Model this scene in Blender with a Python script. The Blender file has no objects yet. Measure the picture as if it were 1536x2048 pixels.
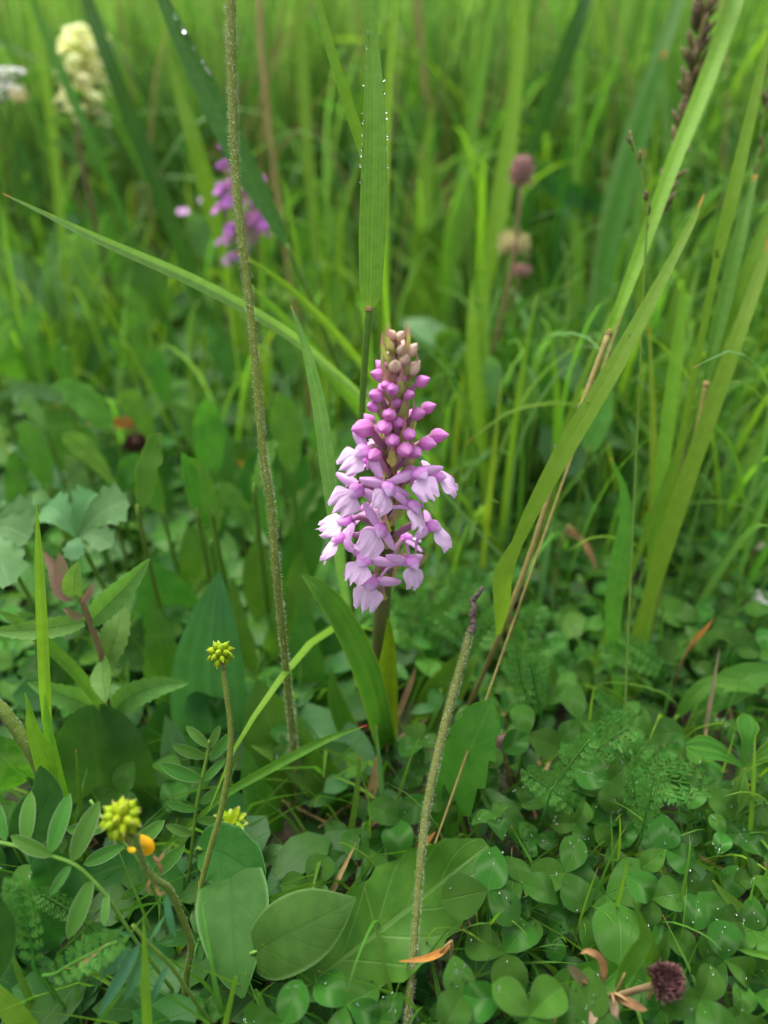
import bpy, math, random
from mathutils import Vector, Matrix, noise

random.seed(11)
R = math.radians
scene = bpy.context.scene
col = scene.collection

# ------------------------------------------------------------------ camera
PITCH = R(36.0)
CAM = Vector((0.0, -0.200, 0.267))
FPX = 1542.0                      # focal length in photograph pixels (1536 x 2048)
cd = bpy.data.cameras.new('camera')
cam = bpy.data.objects.new('camera', cd)
col.objects.link(cam)
cam.location = CAM
cam.rotation_euler = (math.pi / 2 - PITCH, 0, 0)
cd.sensor_fit = 'VERTICAL'
cd.sensor_height = 36.0
cd.lens = 36.0 * FPX / 2048.0
cd.clip_start = 0.004
cd.clip_end = 2000
cd.dof.use_dof = True
cd.dof.focus_distance = 0.236
cd.dof.aperture_fstop = 4.9
scene.camera = cam

# ------------------------------------------------------------------ light
w = bpy.data.worlds.new('World')
scene.world = w
w.use_nodes = True
nt = w.node_tree
sky = nt.nodes.new('ShaderNodeTexSky')
sky.sky_type = 'NISHITA'
sky.sun_disc = False
SUN_EL, SUN_ROT = R(62), R(-25)
sky.sun_elevation = SUN_EL
sky.sun_rotation = SUN_ROT
sky.air_density = 1.0
sky.dust_density = 6.0
sky.ozone_density = 1.0
hs = nt.nodes.new('ShaderNodeHueSaturation')      # cloud cover takes the blue out of the sky
hs.inputs['Saturation'].default_value = 0.3
nt.links.new(sky.outputs[0], hs.inputs['Color'])
nt.links.new(hs.outputs[0], nt.nodes['Background'].inputs[0])
nt.nodes['Background'].inputs[1].default_value = 0.15
sl = bpy.data.lights.new('sun', 'SUN')
sl.energy = 1.2
sl.angle = R(40)
sl.color = (1.0, 0.97, 0.92)
sun = bpy.data.objects.new('sun', sl)
col.objects.link(sun)
sun.rotation_euler = (math.pi / 2 - SUN_EL, 0, math.pi - SUN_ROT)
scene.view_settings.view_transform = 'Standard'
scene.view_settings.look = 'None'
scene.view_settings.exposure = 1.4
scene.view_settings.gamma = 1
scene.render.engine = 'CYCLES'
scene.cycles.max_bounces = 7
scene.cycles.diffuse_bounces = 4
scene.cycles.glossy_bounces = 2
scene.cycles.transmission_bounces = 5
scene.cycles.transparent_max_bounces = 4
scene.cycles.caustics_reflective = False
scene.cycles.caustics_refractive = False
scene.cycles.use_denoising = True

# ------------------------------------------------------------------ pixel -> place
FWD = Vector((0, math.cos(PITCH), -math.sin(PITCH)))
RGT = Vector((1, 0, 0))
UPV = Vector((0, math.sin(PITCH), math.cos(PITCH)))

def ray(px, py):
    return FWD + RGT * ((px - 768) / FPX) + UPV * ((1024 - py) / FPX)
def PD(px, py, t):                 # at distance t along the view axis
    return CAM + ray(px, py) * t
def PY(px, py, y):                 # on the upright plane Y = y
    d = ray(px, py)
    return CAM + d * ((y - CAM.y) / d.y)
def PH(px, py, h):                 # at height h above the ground
    d = ray(px, py)
    return CAM + d * ((h - CAM.z) / d.z)
def depth(p):
    return (p - CAM).dot(FWD)
def pxm(p):                        # metres per photograph pixel at p
    return depth(p) / FPX
def gz(x, y):
    r = math.hypot(x, y)
    k = max(0.0, 1 - r / 30)
    return k * (0.006 * noise.noise(Vector((x * 14, y * 14, 3.1))) + 0.02 * noise.noise(Vector((x * 1.7, y * 1.7, 9.2))) * min(1, r / 1.5))

# ------------------------------------------------------------------ mesh helpers
def smooth_path(pts, n):
    """Catmull-Rom through (Vector, w) points -> n samples"""
    k = len(pts)
    out = []
    for i in range(n):
        s = i / (n - 1) * (k - 1)
        j = min(int(s), k - 2)
        f = s - j
        P = [pts[max(0, min(k - 1, j + q))] for q in (-1, 0, 1, 2)]
        if j == 0: P[0] = (P[1][0] * 2 - P[2][0], P[1][1])
        if j == k - 2: P[3] = (P[2][0] * 2 - P[1][0], P[2][1])
        f2, f3 = f * f, f * f * f
        a = (-f3 + 2 * f2 - f) / 2; b = (3 * f3 - 5 * f2 + 2) / 2
        c = (-3 * f3 + 4 * f2 + f) / 2; d = (f3 - f2) / 2
        pos = P[0][0] * a + P[1][0] * b + P[2][0] * c + P[3][0] * d
        out.append((pos, max(0.0, P[1][1] * (1 - f) + P[2][1] * f)))
    return out

class MB:
    def __init__(s):
        s.v = []; s.f = []; s.uv = []
    def grid(s, rows, uvs, close=False):
        b = len(s.v); n = len(rows); m = len(rows[0])
        for r, ur in zip(rows, uvs):
            s.v.extend(r); s.uv.extend(ur)
        for i in range(n - 1):
            for j in range(m if close else m - 1):
                j2 = (j + 1) % m
                s.f.append((b + i * m + j, b + i * m + j2, b + (i + 1) * m + j2, b + (i + 1) * m + j))
    def strip(s, ctrl, n=14, nu=4, N=None, fold=0.12, twist=0.0, wave=0.0, wf=3.0, teeth=0.0, nteeth=0, W=None, prof=None, cup=0.0, seed=0.0, backward=0.0, notch=0.0):
        if nteeth: n = max(n, nteeth * 3 + 1)
        path = smooth_path([(Vector(p), q) for p, q in ctrl], n)
        rows = []; uvs = []
        S0 = None
        for i, (c, wd) in enumerate(path):
            v = i / (n - 1)
            T = path[min(i + 1, n - 1)][0] - path[max(i - 1, 0)][0]
            if T.length < 1e-9: T = Vector((0, 0, 1))
            T.normalize()
            nn = N if N is not None else (CAM - c)
            if callable(nn): nn = nn(v)
            S = T.cross(nn)
            if S.length < 1e-6: S = S0 or T.orthogonal()
            S.normalize()
            if S0 is not None and S.dot(S0) < 0: S = -S
            S0 = S.copy()
            tw = twist(v) if callable(twist) else twist * v
            if tw: S = Matrix.Rotation(tw, 3, T) @ S
            M = S.cross(T).normalized()
            if prof is not None: wd = W * prof(v)
            h = wd / 2
            row = []; ur = []
            for j in range(nu + 1):
                u = -1 + 2 * j / nu
                hh = h
                off = 0.0
                if nteeth and abs(u) > 0.99:
                    ph = (v * nteeth) % 1.0
                    hh = h * (1 - teeth * ph)
                    off = backward * h * (1 - ph)
                au = abs(u)
                p = c + S * (u * hh) + M * (h * (fold * au + cup * u * u)) + T * off
                if wave:
                    p = p + M * (wave * h * (au ** 1.5) * math.sin(v * wf * 6.283 + (0 if u > 0 else 1.7) + seed))
                if notch: p = p - T * (notch * h * max(0, 1 - au * 2.2) * max(0, v - 0.75) * 4)
                row.append(p); ur.append((j / nu, v))
            rows.append(row); uvs.append(ur)
        s.grid(rows, uvs)
        return path
    def tube(s, ctrl, n=12, seg=8, caps=True, lump=0.0):
        path = smooth_path([(Vector(p), q) for p, q in ctrl], n)
        X = None; rows = []; uvs = []
        for i, (c, r) in enumerate(path):
            T = (path[min(i + 1, n - 1)][0] - path[max(i - 1, 0)][0])
            if T.length < 1e-9: T = Vector((0, 0, 1))
            T.normalize()
            X = T.orthogonal() if X is None else (X - T * X.dot(T))
            X.normalize()
            Y = T.cross(X)
            rr = [r * (1 + lump * noise.noise(Vector((i * 0.9, k * 1.1, c.x * 400)))) for k in range(seg)]
            rows.append([c + (X * math.cos(6.28318 * k / seg) + Y * math.sin(6.28318 * k / seg)) * rr[k] for k in range(seg)])
            uvs.append([(k / seg, i / (n - 1)) for k in range(seg)])
        b = len(s.v)
        s.grid(rows, uvs, close=True)
        if caps:
            s.f.append(tuple(b + k for k in range(seg))[::-1])
            s.f.append(tuple(b + (n - 1) * seg + k for k in range(seg)))
        return path
    def blob(s, M, fn, nv=10, nuu=14):
        """lathe-like closed form: fn(v, th) -> local point"""
        rows = []; uvs = []
        for i in range(nv + 1):
            v = i / nv
            rows.append([M @ Vector(fn(v, 6.28318 * k / nuu)) for k in range(nuu)])
            uvs.append([(k / nuu, v) for k in range(nuu)])
        s.grid(rows, uvs, close=True)
    def mesh(s, name, mat, off=Vector((0, 0, 0))):
        me = bpy.data.meshes.new(name)
        me.from_pydata([tuple(p - off) for p in s.v], [], s.f)
        ul = me.uv_layers.new(name='UVMap')
        data = []
        for poly in s.f:
            for i in poly: data.extend(s.uv[i])
        ul.data.foreach_set('uv', data)
        me.polygons.foreach_set('use_smooth', [True] * len(me.polygons))
        me.materials.append(mat)
        me.update()
        return me

def root_loc(o):
    while o.parent: o = o.parent
    return o.location
def build(mb, name, mat, parent, kind=None, label=None):
    """link the collected shapes (world coordinates) as one part"""
    me = mb.mesh(name, mat, root_loc(parent) if parent else Vector((0, 0, 0)))
    o = bpy.data.objects.new(name, me)
    col.objects.link(o)
    o.parent = parent
    if kind: o['kind'] = kind
    if label: o['label'] = label
    return o
def place(me, name, parent, M):
    """a part that shares mesh data; M is its matrix in the thing's own space"""
    o = bpy.data.objects.new(name, me)
    col.objects.link(o)
    o.parent = parent
    o.matrix_local = M
    return o
def thing(name, label, cat, loc, group=None):
    o = bpy.data.objects.new(name, None)
    o.empty_display_size = 0.01
    col.objects.link(o)
    o.location = loc
    o['label'] = label; o['category'] = cat
    if group: o['group'] = group
    return o
def frame(base, direction, normal, sx, sy=None, sz=None):
    """X = side, Y = along the leaf, Z = upper face"""
    Y = direction.normalized()
    X = Y.cross(normal)
    if X.length < 1e-6: X = Y.orthogonal()
    X.normalize()
    Z = X.cross(Y)
    sy = sy or sx; sz = sz or sx
    m = Matrix(((X.x * sx, Y.x * sy, Z.x * sz, base.x), (X.y * sx, Y.y * sy, Z.y * sz, base.y), (X.z * sx, Y.z * sy, Z.z * sz, base.z), (0, 0, 0, 1)))
    return m
def rv(a=1.0):
    return Vector((random.uniform(-a, a), random.uniform(-a, a), random.uniform(-a, a)))

# leaf outlines: relative width along the length
def lance(v): return max(0.0, math.sin(math.pi * min(1, v) ** 0.85)) ** 0.9 * (1 - 0.15 * v) + 0.03 * (1 - v)
def ovate(v): return max(0.0, math.sin(math.pi * v ** 0.7)) ** 0.75 + 0.03 * (1 - v)
def obov(v): return max(0.0, math.sin(math.pi * v ** 1.35)) ** 0.62 + 0.05 * (1 - v)
def strap(v): return (min(1, v * 6 + 0.35)) * (1 - max(0, (v - 0.55) / 0.45) ** 1.7)
def ellip(v): return max(0.0, math.sin(math.pi * v)) ** 0.6 + 0.04 * (1 - v)

# ------------------------------------------------------------------ materials
def newmat(name):
    m = bpy.data.materials.new(name)
    m.use_nodes = True
    m.node_tree.nodes.clear()
    return m, m.node_tree.nodes, m.node_tree.links

def math_node(nd, lk, op, a, b=None, c=None, clamp=False):
    n = nd.new('ShaderNodeMath'); n.operation = op; n.use_clamp = clamp
    for i, q in enumerate((a, b, c)):
        if q is None: continue
        if isinstance(q, (int, float)): n.inputs[i].default_value = q
        else: lk.new(q, n.inputs[i])
    return n.outputs[0]
def mix_col(nd, lk, fac, a, b, mode='MIX'):
    n = nd.new('ShaderNodeMix'); n.data_type = 'RGBA'; n.blend_type = mode
    for i, q in ((0, fac), (6, a), (7, b)):
        if isinstance(q, (int, float)): n.inputs[i].default_value = q
        elif isinstance(q, tuple): n.inputs[i].default_value = (*q, 1) if len(q) == 3 else q
        else: lk.new(q, n.inputs[i])
    return n.outputs[2]
def ramp01(nd, lk, x, lo, hi):
    n = nd.new('ShaderNodeMapRange'); n.interpolation_type = 'SMOOTHSTEP'
    lk.new(x, n.inputs[0]); n.inputs[1].default_value = lo; n.inputs[2].default_value = hi
    return n.outputs[0]

def leafmat(name, c1, c2, vein=None, nvein=7, veincol=None, veinamt=0.35, trans=0.35, tcol=None, rough=0.5, spec=0.12, tip=None, tipv=0.93, edge=None, base=None, basev=0.2, nscale=300, mott=0.35, bump=0.3, hvar=0.03, vvar=0.35, spots=None):
    m, nd, lk = newmat(name)
    out = nd.new('ShaderNodeOutputMaterial')
    uv = nd.new('ShaderNodeUVMap'); uv.uv_map = 'UVMap'
    sep = nd.new('ShaderNodeSeparateXYZ'); lk.new(uv.outputs[0], sep.inputs[0])
    U, V = sep.outputs[0], sep.outputs[1]
    au = math_node(nd, lk, 'ABSOLUTE', math_node(nd, lk, 'MULTIPLY_ADD', U, 2.0, -1.0))
    oi = nd.new('ShaderNodeObjectInfo'); ge = nd.new('ShaderNodeNewGeometry')
    rnd = math_node(nd, lk, 'FRACT', math_node(nd, lk, 'ADD', oi.outputs['Random'], ge.outputs['Random Per Island']))
    tc = nd.new('ShaderNodeTexCoord')
    nz = nd.new('ShaderNodeTexNoise'); lk.new(tc.outputs['Object'], nz.inputs['Vector'])
    nz.inputs['Scale'].default_value = nscale; nz.inputs['Detail'].default_value = 4
    nf = ramp01(nd, lk, nz.outputs[0], 0.35, 0.68)
    c = mix_col(nd, lk, math_node(nd, lk, 'MULTIPLY', nf, mott * 2), c1, c2)
    hgt = nz.outputs[0]
    if vein == 'par':
        sw = math_node(nd, lk, 'SINE', math_node(nd, lk, 'MULTIPLY', U, nvein * 6.2832))
        sw = math_node(nd, lk, 'MULTIPLY_ADD', sw, 0.5, 0.5)
        sw = math_node(nd, lk, 'POWER', sw, 2.0)
        mid = ramp01(nd, lk, au, 0.1, 0.02)
        ln = math_node(nd, lk, 'MAXIMUM', math_node(nd, lk, 'MULTIPLY', sw, 0.6), mid)
        c = mix_col(nd, lk, math_node(nd, lk, 'MULTIPLY', ln, veinamt), c, veincol or c2)
        hgt = math_node(nd, lk, 'ADD', math_node(nd, lk, 'MULTIPLY', hgt, 0.4), sw)
    elif vein == 'pin':
        q = math_node(nd, lk, 'MULTIPLY', math_node(nd, lk, 'MULTIPLY_ADD', au, -0.28, V), nvein)
        q = math_node(nd, lk, 'ABSOLUTE', math_node(nd, lk, 'MULTIPLY_ADD', math_node(nd, lk, 'FRACT', q), 2.0, -1.0))
        side = ramp01(nd, lk, q, 0.16, 0.02)
        mid = ramp01(nd, lk, au, 0.075, 0.02)
        ln = math_node(nd, lk, 'MAXIMUM', math_node(nd, lk, 'MULTIPLY', side, 0.55), mid)
        c = mix_col(nd, lk, math_node(nd, lk, 'MULTIPLY', ln, veinamt), c, veincol or c2)
        hgt = math_node(nd, lk, 'SUBTRACT', math_node(nd, lk, 'MULTIPLY', hgt, 0.6), math_node(nd, lk, 'MULTIPLY', ln, 0.6))
    elif vein == 'clover':
        q = math_node(nd, lk, 'MULTIPLY', math_node(nd, lk, 'MULTIPLY_ADD', au, -0.35, V), 13.0)
        q = math_node(nd, lk, 'ABSOLUTE', math_node(nd, lk, 'MULTIPLY_ADD', math_node(nd, lk, 'FRACT', q), 2.0, -1.0))
        side = math_node(nd, lk, 'MULTIPLY', ramp01(nd, lk, q, 0.22, 0.02), 0.25)
        mid = ramp01(nd, lk, au, 0.06, 0.01)
        ln = math_node(nd, lk, 'MAXIMUM', side, mid)
        c = mix_col(nd, lk, math_node(nd, lk, 'MULTIPLY', ln, veinamt), c, veincol or c2)
        ch = math_node(nd, lk, 'ABSOLUTE', math_node(nd, lk, 'SUBTRACT', math_node(nd, lk, 'MULTIPLY_ADD', au, 0.34, V), 0.6))
        wob = math_node(nd, lk, 'MULTIPLY_ADD', nz.outputs[0], 0.4, -0.2)
        ch = ramp01(nd, lk, math_node(nd, lk, 'ADD', ch, wob), 0.17, 0.0)
        amt = math_node(nd, lk, 'MULTIPLY', ch, math_node(nd, lk, 'MULTIPLY', rnd, 0.7))
        c = mix_col(nd, lk, amt, c, (0.12, 0.21, 0.075))
        hgt = math_node(nd, lk, 'SUBTRACT', math_node(nd, lk, 'MULTIPLY', hgt, 0.6), math_node(nd, lk, 'MULTIPLY', ln, 0.6))
    if spots:
        n2 = nd.new('ShaderNodeTexNoise'); lk.new(tc.outputs['Object'], n2.inputs['Vector'])
        n2.inputs['Scale'].default_value = nscale * 0.55; n2.inputs['Detail'].default_value = 2
        c = mix_col(nd, lk, ramp01(nd, lk, n2.outputs[0], 0.68, 0.76), c, spots)
    if edge: c = mix_col(nd, lk, ramp01(nd, lk, au, 0.88, 1.0), c, edge)
    if base: c = mix_col(nd, lk, ramp01(nd, lk, V, basev, 0.0), c, base)
    if tip: c = mix_col(nd, lk, ramp01(nd, lk, V, tipv, min(1.0, tipv + 0.05)), c, tip)
    hv = nd.new('ShaderNodeHueSaturation')
    lk.new(math_node(nd, lk, 'MULTIPLY_ADD', rnd, hvar, 0.5 - hvar / 2), hv.inputs['Hue'])
    r2 = math_node(nd, lk, 'FRACT', math_node(nd, lk, 'MULTIPLY', rnd, 7.31))
    lk.new(math_node(nd, lk, 'MULTIPLY_ADD', r2, vvar, 1 - vvar / 2), hv.inputs['Value'])
    lk.new(c, hv.inputs['Color'])
    bp = nd.new('ShaderNodeBump'); bp.inputs['Strength'].default_value = bump; bp.inputs['Distance'].default_value = 0.0004
    lk.new(hgt, bp.inputs['Height'])
    pr = nd.new('ShaderNodeBsdfPrincipled')
    lk.new(hv.outputs[0], pr.inputs['Base Color']); lk.new(bp.outputs[0], pr.inputs['Normal'])
    pr.inputs['Roughness'].default_value = rough; pr.inputs['Specular IOR Level'].default_value = spec
    if trans > 0:
        tr = nd.new('ShaderNodeBsdfTranslucent'); lk.new(bp.outputs[0], tr.inputs['Normal'])
        tcn = mix_col(nd, lk, 1.0, hv.outputs[0], tcol or (1.9, 1.95, 0.9), 'MULTIPLY')
        lk.new(tcn, tr.inputs['Color'])
        mx = nd.new('ShaderNodeMixShader'); mx.inputs[0].default_value = trans
        lk.new(pr.outputs[0], mx.inputs[1]); lk.new(tr.outputs[0], mx.inputs[2])
        lk.new(mx.outputs[0], out.inputs[0])
    else:
        lk.new(pr.outputs[0], out.inputs[0])
    return m

G = dict(
 grass=leafmat('grass_blade', (0.065, 0.17, 0.022), (0.09, 0.215, 0.032), 'par', 7, (0.12, 0.26, 0.03), 0.5, tip=(0.35, 0.22, 0.05), tipv=0.96, trans=0.4),
 bright=leafmat('grass_bright', (0.115, 0.245, 0.016), (0.145, 0.29, 0.025), 'par', 6, (0.18, 0.32, 0.06), 0.45, trans=0.42),
 dark=leafmat('grass_dark', (0.026, 0.095, 0.014), (0.04, 0.125, 0.02), 'par', 8, (0.07, 0.16, 0.04), 0.4),
 pale=leafmat('grass_pale', (0.085, 0.20, 0.045), (0.12, 0.25, 0.065), 'par', 5, (0.18, 0.31, 0.12), 0.5, tip=(0.4, 0.18, 0.08), tipv=0.965),
 olive=leafmat('grass_olive', (0.14, 0.25, 0.02), (0.17, 0.285, 0.03), 'par', 9, (0.19, 0.30, 0.04), 0.45, trans=0.42, tip=(0.42, 0.20, 0.03), tipv=0.93),
 far=leafmat('grass_far', (0.125, 0.23, 0.06), (0.17, 0.29, 0.10), 'par', 3, (0.2, 0.34, 0.08), 0.3, trans=0.42, vvar=.5),
 redtip=leafmat('grass_redtip', (0.065, 0.17, 0.014), (0.095, 0.22, 0.022), 'par', 4, (0.13, 0.26, 0.05), 0.5, tip=(0.32, 0.03, 0.06), tipv=0.94),
)
L = dict(
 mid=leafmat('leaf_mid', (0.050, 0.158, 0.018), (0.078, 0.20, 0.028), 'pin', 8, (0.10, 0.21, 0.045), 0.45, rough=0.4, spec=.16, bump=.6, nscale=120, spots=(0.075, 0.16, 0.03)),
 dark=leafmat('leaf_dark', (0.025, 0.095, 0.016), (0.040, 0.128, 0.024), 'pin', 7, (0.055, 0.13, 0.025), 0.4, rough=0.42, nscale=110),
 blue=leafmat('leaf_blue', (0.036, 0.118, 0.032), (0.052, 0.15, 0.044), 'par', 5, (0.075, 0.18, 0.07), 0.35, rough=0.42, nscale=120, trans=0.28),
 big=leafmat('leaf_glossy', (0.034, 0.118, 0.010), (0.062, 0.17, 0.018), 'pin', 6, (0.11, 0.22, 0.05), 0.5, rough=0.4, spec=.16, nscale=90, mott=0.5, spots=(0.09, 0.10, 0.02), bump=.6),
 pale=leafmat('leaf_pale', (0.075, 0.175, 0.06), (0.10, 0.21, 0.08), 'pin', 7, (0.14, 0.26, 0.11), 0.4, rough=0.5, nscale=150, trans=0.28),
 serr=leafmat('leaf_serrate', (0.085, 0.20, 0.038), (0.11, 0.24, 0.055), 'pin', 11, (0.05, 0.14, 0.018), 0.55, rough=0.5, bump=0.7),
 strap=leafmat('leaf_strap', (0.040, 0.132, 0.014), (0.058, 0.163, 0.020), 'par', 3, (0.09, 0.2, 0.02), 0.35, edge=(0.13, 0.21, 0.015), rough=0.4, nscale=130),
 yell=leafmat('leaf_yellowish', (0.10, 0.17, 0.008), (0.135, 0.21, 0.012), 'par', 4, (0.17, 0.25, 0.02), 0.4, trans=0.42),
 hairy=leafmat('leaf_downy', (0.025, 0.088, 0.011), (0.038, 0.115, 0.016), 'pin', 5, (0.022, 0.075, 0.01), 0.4, rough=0.65, spec=0.15, edge=(0.08, 0.18, 0.05), trans=0.28, nscale=200),
 clover=leafmat('clover_leaf', (0.028, 0.115, 0.011), (0.056, 0.165, 0.018), 'clover', 9, (0.07, 0.17, 0.035), 0.5, rough=0.42, spec=.12, nscale=260, mott=.5, bump=.8, trans=0.32, edge=(0.045, 0.13, 0.03), hvar=.03, vvar=.55),
 vetch=leafmat('vetch_leaflet', (0.048, 0.15, 0.020), (0.068, 0.18, 0.03), 'pin', 9, (0.09, 0.2, 0.045), 0.25, rough=0.5, edge=(0.24, 0.3, 0.18), tip=(0.25, 0.13, 0.09), tipv=0.97, trans=0.3),
 vetchb=leafmat('vetch_leaflet_blue', (0.042, 0.145, 0.055), (0.06, 0.175, 0.07), 'pin', 9, (0.08, 0.18, 0.07), 0.25, rough=0.5, edge=(0.09, 0.19, 0.09), trans=0.3),
 yarrow=leafmat('yarrow_leaf', (0.06, 0.19, 0.028), (0.09, 0.235, 0.042), None, rough=0.5, nscale=500),
 dry=leafmat('dry_leaf', (0.30, 0.18, 0.07), (0.18, 0.10, 0.04), 'par', 4, (0.36, 0.25, 0.12), 0.4, trans=0.2, rough=0.7, tcol=(1.2, 1.0, 0.7)),
 orange=leafmat('orange_leaf', (0.42, 0.20, 0.035), (0.24, 0.12, 0.05), 'par', 3, (0.55, 0.28, 0.06), 0.3, trans=0.3, rough=0.6, tcol=(1.4, 1.1, 0.6)),
 red=leafmat('reddish_leaf', (0.17, 0.15, 0.075), (0.27, 0.14, 0.12), 'pin', 9, (0.12, 0.18, 0.05), 0.5, trans=0.25, rough=0.55, tcol=(1.4, 1.3, 0.9)),
)
S = dict(
 hairy=leafmat('stem_downy', (0.105, 0.165, 0.022), (0.14, 0.20, 0.036), None, trans=0, rough=0.6, nscale=600, mott=0.5),
 faded=leafmat('stem_faded', (0.10, 0.125, 0.025), (0.14, 0.15, 0.04), None, trans=0, rough=0.65, nscale=500, mott=0.5),
 green=leafmat('stem_green', (0.085, 0.18, 0.022), (0.12, 0.22, 0.035), 'par', 5, trans=0, rough=0.5),
 brown=leafmat('stem_brown', (0.16, 0.14, 0.04), (0.21, 0.17, 0.06), None, trans=0, rough=0.6, nscale=500),
 red=leafmat('stem_reddish', (0.20, 0.15, 0.07), (0.25, 0.16, 0.085), None, trans=0, rough=0.6, nscale=500),
 orchid=leafmat('stem_orchid', (0.11, 0.15, 0.03), (0.14, 0.12, 0.05), None, trans=0, rough=0.45, nscale=250, mott=0.5),
 straw=leafmat('straw', (0.36, 0.26, 0.11), (0.26, 0.17, 0.07), 'par', 3, trans=0.1, rough=0.7, tcol=(1, .9, .7)),
 withered=leafmat('stem_withered', (0.13, 0.10, 0.08), (0.05, 0.04, 0.035), None, trans=0, rough=0.8, nscale=900, bump=0.8),
 hair=leafmat('plant_hair', (0.48, 0.50, 0.36), (0.55, 0.55, 0.44), None, trans=0.3, rough=0.6, tcol=(1, 1, .9)),
 achene=leafmat('achene', (0.24, 0.34, 0.010), (0.30, 0.40, 0.015), None, trans=0.25, rough=0.4, nscale=400, tip=(0.5, 0.48, 0.2), tipv=0.86, vvar=0.25),
 yellow=leafmat('yellow_petal', (0.80, 0.48, 0.01), (0.85, 0.58, 0.03), None, trans=0.3, rough=0.4, tcol=(1, .95, .6)),
)
P = dict(
 bud=leafmat('bud_petal', (0.64, 0.19, 0.56), (0.70, 0.33, 0.64), 'par', 9, (0.66, 0.36, 0.60), 0.3, trans=0.3, tcol=(1.2, 1, 1.15), rough=0.4, nscale=350, base=(0.62, 0.36, 0.50), basev=0.45, hvar=0.02, vvar=0.2, bump=0.15),
 cream=leafmat('bud_cream', (0.76, 0.60, 0.44), (0.78, 0.48, 0.52), None, trans=0.3, tcol=(1.1, 1, 1), rough=0.4, nscale=300, hvar=0.02, vvar=0.15, base=(0.45, 0.42, 0.18), basev=0.3),
 hood=leafmat('hood_petal', (0.75, 0.37, 0.74), (0.71, 0.29, 0.69), None, trans=0.3, tcol=(1.15, 1, 1.15), rough=0.42, nscale=220, base=(0.64, 0.19, 0.66), basev=0.6, tip=(0.76, 0.52, 0.79), tipv=0.7, hvar=0.015, vvar=0.15, bump=0.15),
 lip=leafmat('lip_petal', (0.74, 0.55, 0.74), (0.69, 0.46, 0.70), 'par', 6, (0.62, 0.38, 0.68), 0.3, trans=0.3, tcol=(1.1, 1, 1.1), rough=0.5, nscale=420, base=(0.62, 0.32, 0.68), basev=0.3, hvar=0.015, vvar=0.14, bump=0.2),
 sepal=leafmat('sepal_petal', (0.74, 0.44, 0.74), (0.68, 0.34, 0.68), 'par', 2, (0.72, 0.48, 0.77), 0.4, trans=0.3, tcol=(1.1, 1, 1.1), rough=0.45, nscale=260, hvar=0.015, vvar=0.15, bump=0.2),
 ovary=leafmat('ovary', (0.52, 0.22, 0.44), (0.48, 0.34, 0.24), None, trans=0.1, tcol=(1, 1, 1), rough=0.45, nscale=300, hvar=0.02, bump=0.2),
 bract=leafmat('bract', (0.42, 0.47, 0.14), (0.48, 0.45, 0.20), 'par', 3, (0.3, 0.28, 0.14), 0.35, trans=0.35, tcol=(1.5, 1.4, 1.0), rough=0.45, nscale=180, tip=(0.48, 0.25, 0.24), tipv=0.72, edge=(0.36, 0.27, 0.15)),
 deep=leafmat('deep_petal', (0.60, 0.22, 0.64), (0.52, 0.16, 0.56), None, trans=0.3, tcol=(1.2, 1, 1.15), rough=0.45),
 pale_yellow=leafmat('rattle_petal', (0.74, 0.74, 0.38), (0.78, 0.80, 0.52), None, trans=0.55, tcol=(1.1, 1.1, .9), rough=0.5),
 white=leafmat('white_petal', (0.72, 0.70, 0.68), (0.66, 0.6, 0.64), None, trans=0.3, tcol=(1, 1, 1), rough=0.5),
 cloverhead=leafmat('clover_floret', (0.075, 0.026, 0.028), (0.06, 0.038, 0.028), None, trans=0.15, tcol=(1.2, 1, 1), rough=0.6, nscale=700, tip=(0.17, 0.085, 0.08), tipv=0.75, base=(0.12, 0.09, 0.05), basev=0.35),
 brownhead=leafmat('faded_floret', (0.42, 0.25, 0.20), (0.50, 0.30, 0.33), None, trans=0.2, tcol=(1.2, 1, 1), rough=0.7, nscale=300, vvar=0.7),
 creamhead=leafmat('cream_floret', (0.50, 0.45, 0.22), (0.55, 0.5, 0.3), None, trans=0.25, tcol=(1.1, 1.1, 1), rough=0.6, nscale=300),
 spike=leafmat('grass_spikelet', (0.13, 0.115, 0.035), (0.08, 0.055, 0.03), None, trans=0.2, tcol=(1.4, 1.3, 1), rough=0.7, nscale=800, vvar=0.8, tip=(0.2, 0.14, 0.1), tipv=0.7),
)
dm, nd, lk = newmat('dew')
o_ = nd.new('ShaderNodeOutputMaterial'); pr_ = nd.new('ShaderNodeBsdfPrincipled')
pr_.inputs['Base Color'].default_value = (1, 1, 1, 1); pr_.inputs['Roughness'].default_value = 0.02
pr_.inputs['IOR'].default_value = 1.33; pr_.inputs['Transmission Weight'].default_value = 1.0
lk.new(pr_.outputs[0], o_.inputs[0])
DEW = dm

sm, nd, lk = newmat('soil')
o_ = nd.new('ShaderNodeOutputMaterial'); pr_ = nd.new('ShaderNodeBsdfPrincipled')
tc_ = nd.new('ShaderNodeTexCoord')
n1 = nd.new('ShaderNodeTexNoise'); n1.inputs['Scale'].default_value = 60; n1.inputs['Detail'].default_value = 8
n2 = nd.new('ShaderNodeTexNoise'); n2.inputs['Scale'].default_value = 700; n2.inputs['Detail'].default_value = 4
lk.new(tc_.outputs['Object'], n1.inputs['Vector']); lk.new(tc_.outputs['Object'], n2.inputs['Vector'])
cc = mix_col(nd, lk, ramp01(nd, lk, n1.outputs[0], 0.38, 0.62), (0.035, 0.026, 0.014), (0.03, 0.055, 0.014))
cc = mix_col(nd, lk, ramp01(nd, lk, n2.outputs[0], 0.4, 0.75), cc, (0.08, 0.06, 0.03))
bp_ = nd.new('ShaderNodeBump'); bp_.inputs['Distance'].default_value = 0.003; lk.new(n2.outputs[0], bp_.inputs['Height'])
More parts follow.
